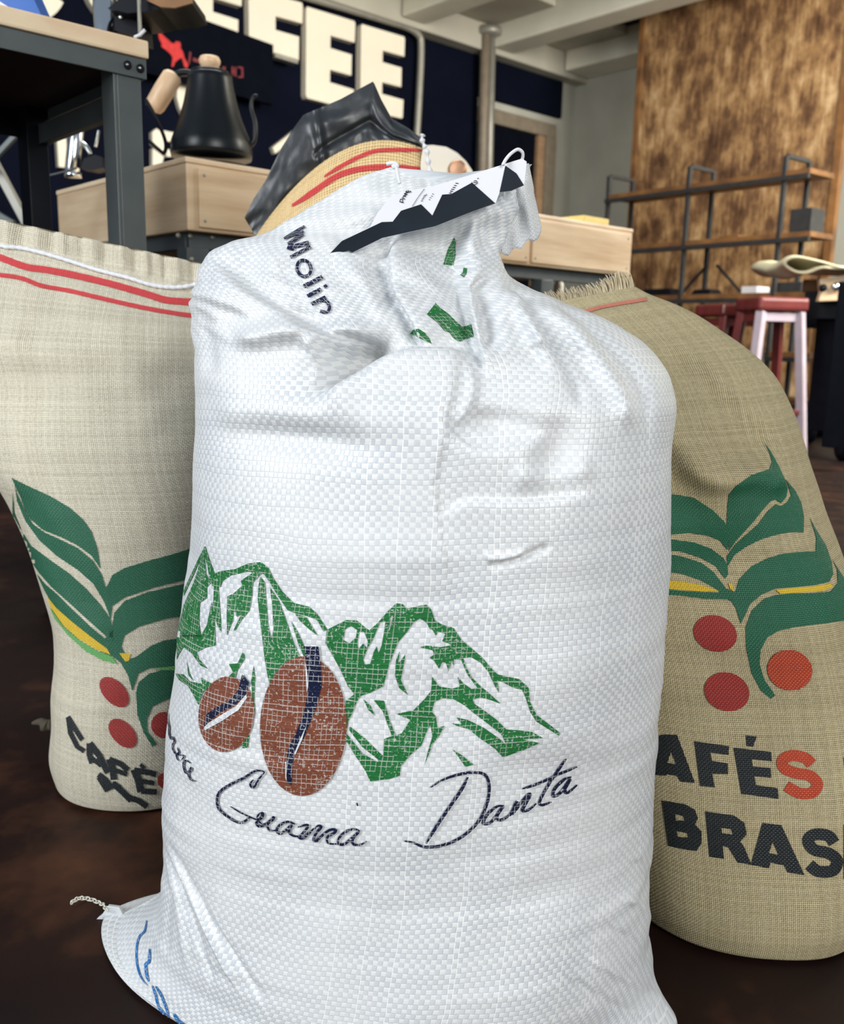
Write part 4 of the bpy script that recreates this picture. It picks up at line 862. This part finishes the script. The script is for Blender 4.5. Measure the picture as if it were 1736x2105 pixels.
S(B_, [(628, 1270), (700, 1225), (800, 1190), (900, 1175), (970, 1195), (992, 1270), (975, 1380), (920, 1490), (820, 1580), (700, 1632), (590, 1642), (520, 1615), (465, 1605)], 6)
S(B_, [(1085, 1385), (1040, 1390), (980, 1440), (955, 1495), (1000, 1490), (1050, 1430), (1080, 1388), (1040, 1450), (1060, 1475), (1110, 1450), (1130, 1420)], 6)
S(B_, [(1120, 1450), (1150, 1400), (1165, 1355), (1130, 1440), (1180, 1380), (1230, 1320), (1250, 1315), (1220, 1370), (1200, 1415), (1240, 1410), (1285, 1370)], 6)
S(B_, [(1472, 1090), (1430, 1150), (1370, 1240), (1310, 1350), (1320, 1380), (1380, 1360)], 5.5); S(B_, [(1200, 1278), (1300, 1245), (1420, 1190), (1540, 1140)], 5.5)
S(B_, [(1505, 1205), (1460, 1220), (1400, 1280), (1392, 1325), (1440, 1300), (1500, 1215), (1465, 1280), (1480, 1305), (1540, 1255)], 6)
E8 = Z(330, 1440, 10.53); decal('script_lettering', WS, ST, M_pnavy, bag, .0014, 9); ST = []
S(E8, [(190, 270), (190, 420), (215, 560), (215, 700), (250, 830), (290, 780), (330, 880), (290, 960), (300, 1060), (370, 1180), (400, 1270), (440, 1290)], 3); S(E8, [(400, 1010), (430, 1110), (400, 1160), (500, 1180), (540, 1210), (480, 1290)], 3.4)
S(E8, [(680, 1350), (590, 1290), (530, 1340), (540, 1470), (590, 1560), (680, 1510), (700, 1440), (640, 1540), (650, 1650), (720, 1720), (790, 1730)], 4)
decal('script_lettering', WS, ST, M_pnavy, bag, .0014, 9); ST = []
S(D7, [(1470, 380), (1480, 412)], 3); decal('ink_dot', WS, ST, M_pnavy, bag, .0014, 9)
# black block letters running down the upper fold ("Molin")
F2 = Z(560, 440, 8.68); MO = []
def T(pts, w, c=False): MO.extend(ribbon(F2(pts), w, taper=False, curve=c))
T([(220, 460), (590, 230)], 6); T([(250, 440), (570, 330)], 5); T([(560, 370), (290, 560)], 8); T([(290, 570), (420, 600)], 8); T([(420, 590), (660, 530)], 9); T([(270, 620), (400, 650)], 6); T([(690, 600), (330, 790)], 7)
MO.extend(ribbon(F2([(v[0], v[1]) for v in ell(572, 985, 120, 148, -.35, 20)] + [ell(572, 985, 120, 148, -.35, 20)[0]]), 6.5, taper=False, curve=False))
T([(570, 1310), (900, 1140)], 9); T([(640, 1480), (880, 1350)], 8); T([(935, 1320), (980, 1290)], 7); T([(710, 1620), (960, 1500)], 8); T([(880, 1550), (980, 1580), (1030, 1680), (980, 1760), (860, 1740)], 6.5, True)
decal('block_lettering', WS, MO, M_pnavy, bag, .0012, 8)
H9 = Z(100, 1700, 3.472); BL = []
for pts, w in (([(705, 668), (690, 745), (650, 790), (632, 880), (638, 980), (665, 1070), (710, 1130)], 4), ([(728, 870), (722, 960), (700, 980), (705, 1050), (720, 1100)], 6), ([(745, 1130), (770, 1200), (790, 1280), (840, 1340), (880, 1370)], 5), ([(770, 1135), (810, 1200), (845, 1290), (860, 1350)], 5), ([(900, 1330), (930, 1380), (980, 1410)], 7)):
    BL.extend(ribbon(H9(pts), w))
decal('blue_lettering', WS, BL, M_pblue, bag, .0010, 6)

# sewn paper tag
tgp = min(P(900, 470, .75).y, 9); tn = Vector((-.02, -1, .10)); tp0 = None
hits = [hit(WS, x, y) for x, y in ((720, 510), (800, 480), (880, 450), (960, 420), (1010, 420), (1050, 370), (840, 430), (900, 400))]
ymin = min(h[0].y for h in hits if h); tp0 = P(880, 450, ymin - .006)
Tg = Z(670, 290, 3.774)
tag = prism('paper_tag', Tg([(20, 885), (125, 775), (345, 662), (400, 560), (500, 430), (640, 385), (830, 350), (1100, 270), (1380, 180), (1525, 135), (1560, 160), (1540, 342), (1440, 385), (1350, 398), (1318, 482), (1100, 560), (850, 660), (440, 750), (205, 865), (180, 850)]), tp0, tn, .0012, M_paper, bag)
tag['label'] = 'white paper tag with black zigzag print sewn to the top seam'
tq = tp0 - Vector((0, .0006, 0))
prism('black_zigzag_print', Tg([(20, 885), (125, 775), (435, 628), (520, 625), (585, 540), (740, 490), (828, 578), (905, 415), (975, 410), (1135, 322), (1315, 482), (1100, 560), (850, 660), (440, 750), (205, 865), (180, 850)]), tq, tn, .0003, M_navy, tag)
prism('black_zigzag_print', Tg([(1395, 190), (1480, 250), (1538, 342), (1440, 385), (1350, 395)]), tq, tn, .0003, M_navy, tag)
TX = []
def tx(pts, w): 
    for q_ in ribbon(Tg(pts), w, taper=False, curve=False): prism('tag_lettering', q_, tq, tn, .0003, M_navy, tag)
tx([(672, 505), (720, 430), (765, 370)], .7)
for a in ([(575, 470), (605, 478)], [(575, 470), (580, 450), (598, 452), (596, 474)], [(590, 440), (615, 452), (598, 430)], [(600, 424), (624, 430)], [(602, 424), (632, 414)], [(608, 408), (634, 414)], [(612, 406), (640, 398)], [(618, 392), (642, 396)], [(630, 380), (628, 396)], [(640, 380), (650, 400)], [(655, 384), (662, 398)]): tx(a, 1.4)
for a in ([(738, 462), (752, 466), (748, 452)], [(746, 446), (760, 448), (756, 436)], [(756, 432), (770, 434), (772, 424), (760, 422)], [(768, 418), (784, 420), (780, 408)], [(800, 452), (812, 456)], [(806, 438), (820, 440)], [(818, 424), (832, 428)], [(826, 408), (840, 412)]): tx(a, .7)
for a in ([(958, 400), (975, 405), (972, 392)], [(966, 385), (988, 388)], [(974, 372), (998, 374)], [(985, 358), (1008, 360)], [(996, 342), (1016, 345)], [(1008, 325), (1030, 328)]): tx(a, 1.2)
tx([(1135, 318), (1140, 335), (1160, 338), (1178, 325), (1172, 308), (1155, 306), (1148, 320), (1170, 322)], 1.2); tx([(1178, 292), (1186, 286)], 1.4)
lp = [onplane(670 + x / 3.774, 290 + y / 3.774, tp0 + Vector((0, -.004 + .002 * i, 0)), tn) for i, (x, y) in enumerate(((1375, 185), (1400, 140), (1440, 95), (1490, 65), (1525, 85), (1530, 120), (1518, 160)))]
tubeobj('thread_loop', smooth_curve(lp, 6), .0014, M_thread, bag)
k_ = [onplane(670 + x / 3.774, 290 + y / 3.774, P(810, 350, .78), Vector((0, 1, 0))) for x, y in ((470, 180), (500, 172), (540, 175), (555, 195), (530, 205), (525, 190), (550, 215), (560, 270), (575, 330))]
tubeobj('thread_knot', smooth_curve(k_, 5), .0016, M_thread, bag)
# frayed sleeve of fabric hanging at the right end of the top seam
def sheet(name, top, bot, Yt, Yb, mat, parent, n=26, m=26, wr=.003, seed=1, thick=.0008):
    a = smooth_curve([Vector((x, y, 0)) for x, y in top], 12); b = smooth_curve([Vector((x, y, 0)) for x, y in bot], 12)
    V = np.zeros((m + 1, n + 1, 3)); 
    for i in range(n + 1):
        s_ = i / n; A1 = a[min(len(a) - 1, int(round(s_ * (len(a) - 1))))]; B1 = b[min(len(b) - 1, int(round(s_ * (len(b) - 1))))]
        for j in range(m + 1):
            t_ = j / m; q = A1.lerp(B1, t_); V[j, i] = P(q.x, q.y, Yt + (Yb - Yt) * t_ - wr * (math.sin(s_ * 9 + t_ * 2 + seed) + .6 * math.sin(s_ * 15 - t_ * 4 + seed)))
    idx = np.arange((m + 1) * (n + 1)).reshape(m + 1, n + 1); fc = np.stack([idx[:-1, :-1], idx[:-1, 1:], idx[1:, 1:], idx[1:, :-1]], -1).reshape(-1, 4)
    me = bpy.data.meshes.new(name); me.from_pydata(V.reshape(-1, 3).tolist(), [], fc.tolist()); ul = me.uv_layers.new(name='UVMap')
    uvv = np.stack([np.repeat(np.linspace(0, .12, n + 1)[None], m + 1, 0), np.repeat(np.linspace(0, .16, m + 1)[:, None], n + 1, 1)], -1).reshape(-1, 2)
    ul.data.foreach_set('uv', uvv[fc.ravel()].ravel()); o = link(name, me, mat, parent, True); md = o.modifiers.new('thick', 'SOLIDIFY'); md.thickness = thick; return o
sheet('frayed_sleeve', [(1040, 352), (1062, 340), (1086, 336)], [(1031, 521), (1045, 525), (1058, 510), (1072, 512), (1085, 494), (1098, 496), (1107, 488), (1112, 470), (1108, 440)], .792, .80, M_poly, bag)
# chain-stitch thread end at the bottom left corner
lk = smooth_curve([floorpt(222, 1872, .012), floorpt(212, 1860, .008), floorpt(198, 1853, .006), floorpt(178, 1847, .006), floorpt(160, 1849, .005), floorpt(146, 1858, .005)], 3)
for i in range(len(lk) - 1):
    a, b = lk[i], lk[i + 1]; a.z = max(a.z, .006); b.z = max(b.z, .006); c = (a + b) / 2; d = (b - a); nn = d.normalized().cross(UZ if i % 2 else Vector((0, 1, 0))).normalized()
    tubeobj('chain_stitch', [c + d * .62 * math.cos(q) + nn * .0022 * math.sin(q) for q in np.linspace(0, 2 * math.pi, 12)], .0007, M_threadg, bag, 6)
prism('corner_ear', [(222, 1862), (245, 1865), (255, 1885), (214, 1916), (206, 1909), (198, 1910), (188, 1902), (200, 1888), (210, 1880)], P(215, 1890, .832), (0, -1, .2), .004, M_poly, bag)

# ------------------------------------------------------------------ left burlap sack
sl = thing('burlap_sack', 'pale burlap coffee sack with white seam thread and red stripes on the left', 'sack', (-.42, 1.22, 0))
RL = [(196, 1602, 1.19, 500, 1600, 1.20, .155, .12, 0), (142, 1578, 1.19, 502, 1585, 1.20, .16, .125, 0), (118, 1545, 1.19, 505, 1565, 1.20, .165, .13, 0), (106, 1490, 1.19, 508, 1500, 1.20, .17, .13, 0), (110, 1420, 1.19, 510, 1430, 1.20, .17, .13, 0), (113, 1350, 1.19, 510, 1350, 1.20, .165, .13, 0), (106, 1270, 1.19, 510, 1270, 1.20, .16, .13, 0),
      (74, 1180, 1.19, 508, 1180, 1.20, .155, .13, 0), (44, 1090, 1.19, 505, 1090, 1.20, .15, .12, 0), (8, 1010, 1.19, 505, 1010, 1.20, .145, .12, 0), (-28, 940, 1.19, 500, 940, 1.20, .14, .11, 0), (-70, 840, 1.19, 495, 840, 1.21, .125, .10, 0), (-95, 740, 1.19, 490, 750, 1.22, .105, .08, 0),
      (-105, 650, 1.20, 485, 690, 1.23, .08, .06, 0), (-108, 570, 1.21, 482, 650, 1.24, .05, .035, 0), (-108, 510, 1.21, 480, 612, 1.24, .02, .015, 0), (-108, 470, 1.22, 480, 580, 1.24, .012, .008, 0), (-108, 428, 1.22, 480, 556, 1.24, .008, .006, 0)]
CL = [('r', [(-40, 700), (100, 720), (250, 700), (400, 720)], 40, .008), ('b', (60, 800), (120, 60), .2, -.012), ('b', (330, 800), (90, 50), -.3, -.008), ('r', [(20, 980), (100, 1130), (200, 1300)], 30, -.004), ('r', [(30, 700), (110, 650), (120, 560)], 30, -.006), ('r', [(200, 640), (260, 720), (330, 900)], 40, .005)]
for k in range(16):
    x = -20 + k * 29 + (k * 7 % 11); y = 447 + .25 * max(0, x - 60); CL.append(('r', [(x, y - 6), (x + 3, y + 35), (x + 5, y + 66)], 5 + (k * 5 % 6), (.005 if k % 2 else -.0045)))
LS = make_sack('sack_body', RL, 300, 300, M_jl, CL, 2.3, None, 0, True, lambda u, v, pj: vnoise(u * 7, v * 7, 11) * .006 + vnoise(u * 20, v * 20, 12) * .0018, parent=sl)
thread_on('seam_thread', LS, [(-60, 500), (0, 508), (60, 516), (130, 535), (200, 557), (260, 572), (320, 590), (375, 592), (440, 580)], .0028, M_thread, sl, .0025, twist=.18, seg=14)
# red yarn stripes
rs = ribbon([(-60, 512), (0, 530), (40, 545), (62, 551), (100, 556), (160, 568), (230, 585), (300, 605), (345, 618), (410, 622), (460, 622)], 14, 6, False) + ribbon([(-60, 560), (0, 566), (45, 573), (85, 588), (140, 598), (200, 612), (270, 628), (330, 640), (405, 651), (460, 655)], 9, 6, False)
decal('red_stripe', LS, rs, IL['stripe'], sl, .0009, 9)
L4 = Z(0, 950, 2.807)
GL = [L4([(70, 90), (150, 130), (290, 195), (400, 260), (480, 330), (530, 400), (565, 500), (582, 615), (530, 540), (450, 480), (350, 430), (250, 390), (180, 330), (150, 280), (120, 200)]),
      L4([(85, 110), (100, 180), (150, 285), (190, 355), (260, 405), (360, 450), (450, 495), (540, 570), (590, 650), (612, 725), (632, 690), (650, 760), (640, 900), (600, 800), (540, 700), (450, 620), (330, 540), (230, 450), (150, 340), (100, 220)]),
      L4([(75, 165), (85, 290), (130, 400), (180, 480), (300, 570), (400, 640), (500, 730), (580, 820), (640, 905), (650, 950), (690, 1080), (620, 1010), (520, 920), (400, 810), (300, 720), (230, 640), (160, 540), (110, 420), (75, 300)]),
      L4([(215, 645), (260, 700), (330, 760), (420, 850), (520, 945), (610, 1020), (690, 1090), (700, 1110), (640, 1120), (580, 1090), (480, 1020), (380, 930), (310, 830), (260, 740)]),
      L4([(650, 950), (700, 1060), (740, 1140), (790, 1120), (870, 1060), (940, 1030), (1110, 1005), (1300, 960), (1300, 1090), (1110, 1170), (960, 1180), (860, 1190), (800, 1220), (765, 1320), (740, 1230), (700, 1160), (640, 1110), (600, 1030)]),
      L4([(617, 720), (650, 650), (720, 610), (850, 570), (1000, 530), (1300, 430), (1300, 600), (1110, 670), (900, 720), (720, 780), (650, 830), (640, 910), (620, 850)]),
      L4([(648, 950), (660, 870), (720, 800), (850, 750), (1110, 690), (1300, 640), (1300, 800), (1110, 880), (950, 905), (800, 950), (720, 1000), (695, 1090)]),
      L4([(785, 1330), (800, 1270), (860, 1220), (950, 1195), (1110, 1190), (1300, 1170), (1300, 1320), (1110, 1330), (960, 1370), (880, 1410), (850, 1480), (850, 1550), (905, 1625), (880, 1640), (830, 1560), (795, 1460)])]
decal('leaf_print', LS, GL, IL['green'], sl, .0008, 8)
decal('yellow_leaf_line', LS, [L4([(275, 770), (330, 840), (420, 920), (520, 1000), (620, 1075), (640, 1110), (560, 1080), (460, 1020), (370, 940), (300, 840)]), L4([(690, 1100), (755, 1105), (745, 1145), (725, 1150)])], IL['yellow'], sl, .0012, 8, True)
decal('lime_leaf_line', LS, [L4([(290, 830), (370, 945), (460, 1025), (560, 1085), (650, 1120), (680, 1165), (590, 1140), (500, 1090), (400, 1000), (320, 900)]), L4([(870, 1195), (1000, 1175), (1110, 1160), (1110, 1185), (1000, 1200)])], IL['lime'], sl, .0014, 8, True)
decal('berry_print', LS, [L4(ell(662, 1325, 62, 105, -.75)), L4(ell(710, 1563, 62, 100, -.75)), L4(ell(945, 1515, 72, 75, 0))], IL['red'], sl, .0012, 8, True)
NL = []
def N(pts, w): NL.extend(ribbon(L4(pts), w, taper=False, curve=False))
N([(395, 1468), (470, 1590), (478, 1600)], 10); N([(398, 1470), (410, 1560), (450, 1640), (490, 1665)], 10)
N([(520, 1620), (520, 1690), (535, 1735)], 12); N([(520, 1620), (575, 1690), (625, 1790)], 13); N([(530, 1705), (590, 1750)], 10)
N([(632, 1710), (652, 1760), (660, 1830)], 14); N([(632, 1712), (700, 1740), (740, 1775)], 12); N([(652, 1770), (735, 1800)], 10)
N([(775, 1770), (800, 1830), (815, 1900)], 16); N([(775, 1775), (870, 1790), (900, 1800)], 12); N([(795, 1835), (890, 1850)], 10); N([(815, 1895), (905, 1900)], 12); N([(815, 1760), (830, 1745)], 12)
N([(570, 1800), (610, 1830), (650, 1880), (620, 1890), (575, 1815)], 12); N([(655, 1850), (720, 1910), (760, 1950)], 13); N([(650, 1850), (690, 1870), (700, 1900)], 10); N([(740, 1930), (800, 1950), (850, 1985)], 12)
decal('navy_lettering', LS, NL, IL['navy'], sl, .0012, 8)
decal('red_letter', LS, ribbon(L4([(970, 1810), (930, 1810), (925, 1850), (950, 1870), (970, 1890), (950, 1920)]), 10, taper=False), IL['red'], sl, .0012, 8)
tubeobj('corner_tuft', smooth_curve([P(108, 1490, 1.19), P(96, 1492, 1.19), P(84, 1484, 1.19), P(66, 1487, 1.19)], 4), [.009, .009, .008, .007, .009, .010, .008, .006, .006, .005, .004, .003, .002], M_jl, sl, 9)

# ------------------------------------------------------------------ right burlap sack
sr = thing('burlap_sack', 'tan burlap sack with frayed top edge and CAFÉS BRAS lettering on the right', 'sack', (.45, 1.04, 0))
RR = [(1215, 1698, 1.05, 1790, 1715, 1.03, .255, .13, 0), (1195, 1640, 1.05, 1815, 1660, 1.03, .262, .14, 0), (1185, 1560, 1.05, 1822, 1580, 1.03, .255, .14, 0), (1175, 1450, 1.05, 1822, 1460, 1.03, .242, .14, 0), (1160, 1300, 1.05, 1805, 1310, 1.03, .225, .14, 0), (1145, 1200, 1.05, 1778, 1210, 1.03, .225, .13, 0),
      (1130, 1100, 1.05, 1740, 1100, 1.03, .21, .13, 0), (1120, 1020, 1.06, 1704, 1015, 1.04, .195, .12, 0), (1112, 930, 1.07, 1667, 925, 1.05, .175, .11, 0), (1095, 860, 1.08, 1630, 845, 1.06, .155, .10, 0), (1100, 800, 1.09, 1592, 775, 1.07, .13, .09, 0), (1104, 750, 1.09, 1530, 715, 1.08, .105, .07, 0),
      (1110, 700, 1.10, 1445, 655, 1.09, .075, .05, 0), (1116, 665, 1.10, 1380, 622, 1.09, .045, .03, 0), (1122, 640, 1.10, 1330, 602, 1.10, .02, .015, 0), (1128, 622, 1.10, 1306, 590, 1.10, .008, .006, 0)]
CR = [('r', [(1200, 690), (1300, 800), (1420, 940), (1500, 1010)], 34, .012), ('r', [(1180, 760), (1300, 880), (1390, 960)], 30, -.010), ('r', [(1350, 700), (1480, 830), (1600, 960)], 30, -.008), ('r', [(1380, 930), (1470, 985), (1560, 975), (1620, 1020)], 30, .014), ('b', (1440, 1080), (110, 60), .1, -.020), ('r', [(1300, 640), (1450, 750), (1560, 860), (1640, 1000)], 26, .006)]
RS = make_sack('sack_body', RR, 320, 320, M_jr, CR, 2.7, None, 0, True, lambda u, v, pj: vnoise(u * 7 + 9, v * 7, 21) * .005 + vnoise(u * 22, v * 22, 22) * .0016, parent=sr)
decal('red_stripe', RS, ribbon([(1130, 668), (1180, 650), (1230, 634), (1270, 626), (1330, 616)], 7, 6, False), burlap('faded_red_yarn', *JR, pitch=.0019, ink=(0.62, 0.20, 0.14)), sr, .0010, 8)
bm = bmesh.new(); n_ = 170
for k in range(n_):
    t_ = k / (n_ - 1); x = 1128 + (1306 - 1128) * t_; y = 622 + (590 - 622) * t_; a = P(x, y + 2, 1.10)
    ln_ = (.010 + .010 * max(0, 1 - abs(t_ - .85) / .25) + random.uniform(-.003, .004)); dx = random.uniform(-.007, .001) - .004; dy = random.uniform(-.003, .003)
    tube(bm, [a - UZ * .004, a + Vector((dx * .4, dy, ln_ * .5)), a + Vector((dx, dy * 2, ln_))], [.0007, .0006, .0003], 4)
fr_ = bm_obj('frayed_edge', bm, plain('frayed_yarn', (.62, .53, .36), .9), sr); fr_['kind'] = 'stuff'
# folded back flap corner behind the frayed edge
sheet('folded_corner', [(1262, 578), (1285, 570), (1304, 582)], [(1255, 612), (1285, 604), (1310, 598)], 1.115, 1.108, M_jr, sr, 10, 10, .001)
R5, R6 = Z(1320, 880, 3.096), Z(1320, 1480, 3.368)
GR = [R5([(785, 95), (820, 150), (870, 240), (905, 320), (925, 380), (918, 440), (885, 480), (850, 455), (820, 465), (780, 510), (700, 610), (600, 720), (555, 785), (540, 640), (545, 500), (555, 420), (600, 365), (700, 300), (780, 275), (812, 262), (828, 220), (812, 160)]),
      R5([(912, 325), (975, 400), (1010, 470), (1030, 560), (1028, 665), (940, 665), (860, 680), (760, 710), (660, 760), (590, 810), (548, 880), (540, 820), (600, 738), (740, 614), (800, 530), (850, 485), (885, 498), (922, 474), (948, 430), (930, 370)]),
      R5([(1065, 570), (1110, 650), (1170, 750), (1205, 850), (1215, 930), (1190, 980), (1100, 1000), (980, 1012), (850, 1022), (760, 1060), (690, 1120), (645, 1215), (630, 1245), (600, 1150), (560, 1085), (540, 1020), (595, 1045), (620, 960), (700, 880), (800, 830), (900, 800), (1000, 790), (1105, 785), (1108, 700), (1090, 640)]),
      R5([(1205, 830), (1250, 900), (1300, 980), (1500, 1080), (1500, 1200), (1300, 1225), (1100, 1250), (980, 1265), (870, 1290), (800, 1330), (755, 1410), (750, 1500), (780, 1600), (850, 1700), (820, 1720), (760, 1670), (700, 1560), (665, 1400), (660, 1270), (700, 1160), (780, 1085), (850, 1062), (950, 1052), (1100, 1050), (1200, 1040), (1245, 985), (1240, 900)]),
      R5([(-300, 450), (0, 430), (200, 420), (330, 440), (450, 520), (530, 600), (550, 660), (545, 780), (500, 720), (430, 690), (300, 670), (100, 690), (-300, 700)]),
      R5([(-300, 720), (0, 720), (180, 710), (330, 730), (440, 770), (520, 830), (545, 870), (550, 930), (530, 960), (470, 880), (380, 830), (260, 790), (100, 770), (-300, 780)]),
      R5([(-300, 790), (100, 790), (260, 820), (380, 860), (460, 920), (520, 1000), (600, 1110), (560, 1100), (470, 1020), (380, 970), (260, 930), (100, 905), (-300, 900)])]
decal('leaf_print', RS, GR, IR['green'], sr, .0008, 8)
decal('yellow_leaf_line', RS, [R5([(-200, 960), (100, 965), (250, 975), (380, 1000), (490, 1035), (400, 1040), (250, 1030), (100, 1015), (-200, 1000)]), R5([(850, 1030), (950, 1018), (1080, 1010), (1190, 992), (1215, 1010), (1150, 1035), (1000, 1048), (880, 1055)]), R5([(548, 985), (575, 995), (585, 1040), (560, 1020)])], IR['yellow'], sr, .0012, 8, True)
decal('lime_leaf_line', RS, [R5([(-200, 1005), (100, 1020), (250, 1035), (400, 1045), (500, 1045), (570, 1090), (400, 1085), (250, 1065), (100, 1055), (-200, 1040)])], IR['green'], sr, .0014, 8)
decal('berry_print', RS, [R5(ell(467, 1305, 140, 112, .35)), R5(ell(540, 1675, 145, 122, .35))], IR['red'], sr, .0012, 8, True)
orr = burlap('orange_red_ink', *JR, pitch=.0019, ink=(0.48, 0.05, 0.018), gloss=.3)
decal('berry_print', RS, [R5(ell(940, 1538, 143, 128, .3))], orr, sr, .0012, 8)
BT = [(R6([(140, 100), (245, 100), (370, 435), (270, 425), (245, 385), (180, 375), (160, 385), (60, 375), (-30, 380), (90, 130)]), [R6([(205, 215), (240, 305), (180, 295)])]),
      R6([(365, 145), (605, 180), (600, 240), (475, 225), (485, 280), (595, 300), (598, 375), (490, 370), (505, 465), (405, 455)]),
      R6([(635, 190), (895, 220), (898, 285), (760, 270), (768, 320), (890, 330), (895, 400), (780, 390), (790, 450), (940, 470), (945, 545), (690, 510)]), R6([(720, 105), (795, 112), (770, 185), (725, 178)]),
      (R6([(140, 555), (300, 580), (370, 620), (390, 680), (370, 720), (415, 770), (415, 850), (380, 905), (300, 895), (185, 870)]), [R6([(235, 650), (290, 665), (300, 695), (240, 695)]), R6([(245, 770), (315, 780), (325, 812), (252, 808)])]),
      (R6([(440, 630), (640, 660), (710, 710), (725, 790), (680, 840), (700, 860), (760, 1000), (665, 985), (600, 880), (560, 870), (570, 960), (470, 945)]), [R6([(550, 745), (620, 755), (630, 790), (555, 780)])]),
      (R6([(835, 710), (965, 725), (1125, 1070), (1010, 1055), (985, 1005), (890, 985), (880, 1025), (755, 1000)]), [R6([(905, 840), (945, 930), (880, 920)])]),
      R6([(1500, 200), (1395, 262), (1430, 600), (1500, 600)])]
BT += ribbon(R6([(1330, 850), (1290, 800), (1200, 790), (1150, 830), (1190, 895), (1290, 920), (1350, 970), (1320, 1040), (1220, 1045), (1160, 1000)]), 24, 5, False)
decal('navy_lettering', RS, BT, IR['navy'], sr, .0009, 8)
decal('red_letter', RS, ribbon(R6([(1175, 305), (1130, 262), (1040, 245), (975, 275), (985, 330), (1060, 365), (1160, 385), (1215, 440), (1180, 500), (1090, 505), (1000, 455)]), 23, 5, False), orr, sr, .0009, 8)
decal('navy_lettering', RS, ribbon(R6([(1440, 720), (1440, 1100)]), 26, 4, False) + ribbon(R6([(1540, 740), (1540, 1110), (1700, 1130)]), 26, 4, False, False), IR['navy'], sr, .0009, 8)

# ------------------------------------------------------------------ golden sack with black liner at the back
sb_ = thing('burlap_sack', 'golden jute sack with red stripes and black plastic liner behind the white sack', 'sack', (-.05, 1.42, 0))
RB = [(520, 1440, 1.42, 1010, 1440, 1.42, .10, .12, 0), (500, 1380, 1.42, 1030, 1380, 1.42, .12, .13, 0), (495, 1100, 1.42, 1035, 1100, 1.42, .12, .13, 0), (500, 800, 1.42, 1020, 800, 1.42, .11, .12, 0), (510, 640, 1.42, 960, 640, 1.42, .09, .10, 0), (518, 560, 1.42, 900, 500, 1.42, .06, .07, -20), (522, 520, 1.42, 870, 400, 1.42, .03, .03, -50), (524, 500, 1.42, 866, 350, 1.42, .018, .015, -62), (526, 488, 1.42, 871, 303, 1.42, .010, .008, -72)]
BS = make_sack('sack_body', RB, 260, 240, M_jb, [], 2.2, None, 0, True, lambda u, v, pj: vnoise(u * 9, v * 9, 31) * .003, parent=sb_)
B3 = Z(480, 150, 4.133)
rs = ribbon(B3([(775, 885), (850, 835), (960, 770), (1080, 710), (1180, 672), (1270, 658), (1400, 655), (1520, 655), (1605, 658)]), 8.5, 8, True) + ribbon(B3([(500, 1130), (600, 1070), (700, 1000), (800, 930), (900, 870), (1000, 835), (1100, 815), (1250, 802), (1400, 800), (1590, 812)]), 12, 8, True)
decal('red_stripe', BS, rs, IB['stripe'], sb_, .0012, 8)
# liner: closed pouch of thin black plastic standing out of the mouth
def pouch(name, bot, topc, Y, mat, parent, n=90, m=40):
    a = smooth_curve([Vector((x, y, 0)) for x, y in bot], 12); tp = [Vector((x, y, 0)) for x, y in topc]
    seg = [(tp[i + 1] - tp[i]).length for i in range(len(tp) - 1)]; tot = sum(seg)
    def at(s_):
        d_ = s_ * tot
        for i, l_ in enumerate(seg):
            if d_ <= l_ or i == len(seg) - 1: return tp[i].lerp(tp[i + 1], min(1, d_ / l_))
            d_ -= l_
    F_, B_v = [], []
    for j in range(m + 1):
        t_ = j / m
        for i in range(n + 1):
            s_ = i / n; ai = s_ * (len(a) - 1); k_ = min(int(ai), len(a) - 2); q = a[k_].lerp(a[k_ + 1], ai - k_).lerp(at(s_), t_)
            env = math.sin(math.pi * s_) ** .6 * (1 - t_) ** .7
            w = .007 * vnoise(np.array(s_ * 9.0 + t_ * 3), np.array(t_ * 4.0), 41) + .0015 * vnoise(np.array(s_ * 26.0), np.array(t_ * 9.0 + s_ * 6), 42) * (1 - t_ * .6)
            w += .010 * math.exp(-((s_ - .42 - .05 * t_) / .02) ** 2) - .008 * math.exp(-((t_ - .45 - .2 * (s_ - .5)) / .05) ** 2) * (s_ > .4)
            F_.append(P(q.x, q.y, Y - .008 * env - float(w))); B_v.append(P(q.x, q.y, Y + .016 * env + .012))
    N1 = (n + 1) * (m + 1); fc = []; ii = lambda j, i: j * (n + 1) + i
    for j in range(m):
        for i in range(n):
            fc.append((ii(j, i), ii(j, i + 1), ii(j + 1, i + 1), ii(j + 1, i))); fc.append((N1 + ii(j, i), N1 + ii(j + 1, i), N1 + ii(j + 1, i + 1), N1 + ii(j, i + 1)))
    me = bpy.data.meshes.new(name); me.from_pydata(F_ + B_v, [], fc); bm = bmesh.new(); bm.from_mesh(me); bmesh.ops.remove_doubles(bm, verts=bm.verts, dist=.0025 * .2); bmesh.ops.recalc_face_normals(bm, faces=bm.faces); bm.to_mesh(me); bm.free()
    return link(name, me, mat, parent, True)
pouch('plastic_liner', [(534, 500), (570, 486), (612, 440), (660, 388), (700, 350), (735, 332), (770, 324), (820, 326), (866, 324)],
      [(503, 448), (522, 408), (546, 372), (575, 310), (605, 262), (624, 236), (700, 204), (768, 167), (784, 204), (806, 244), (838, 262), (862, 280), (872, 296)], 1.432, M_liner, sb_)
tubeobj('seam_thread', smooth_curve([P(870, 276, 1.40), P(868, 286, 1.40), P(873, 300, 1.40), P(878, 310, 1.40), P(880, 330, 1.40), P(884, 350, 1.40), P(888, 372, 1.40)], 5), [.003 + .0015 * math.sin(i * 1.3) for i in range(31)], M_thread, sb_)
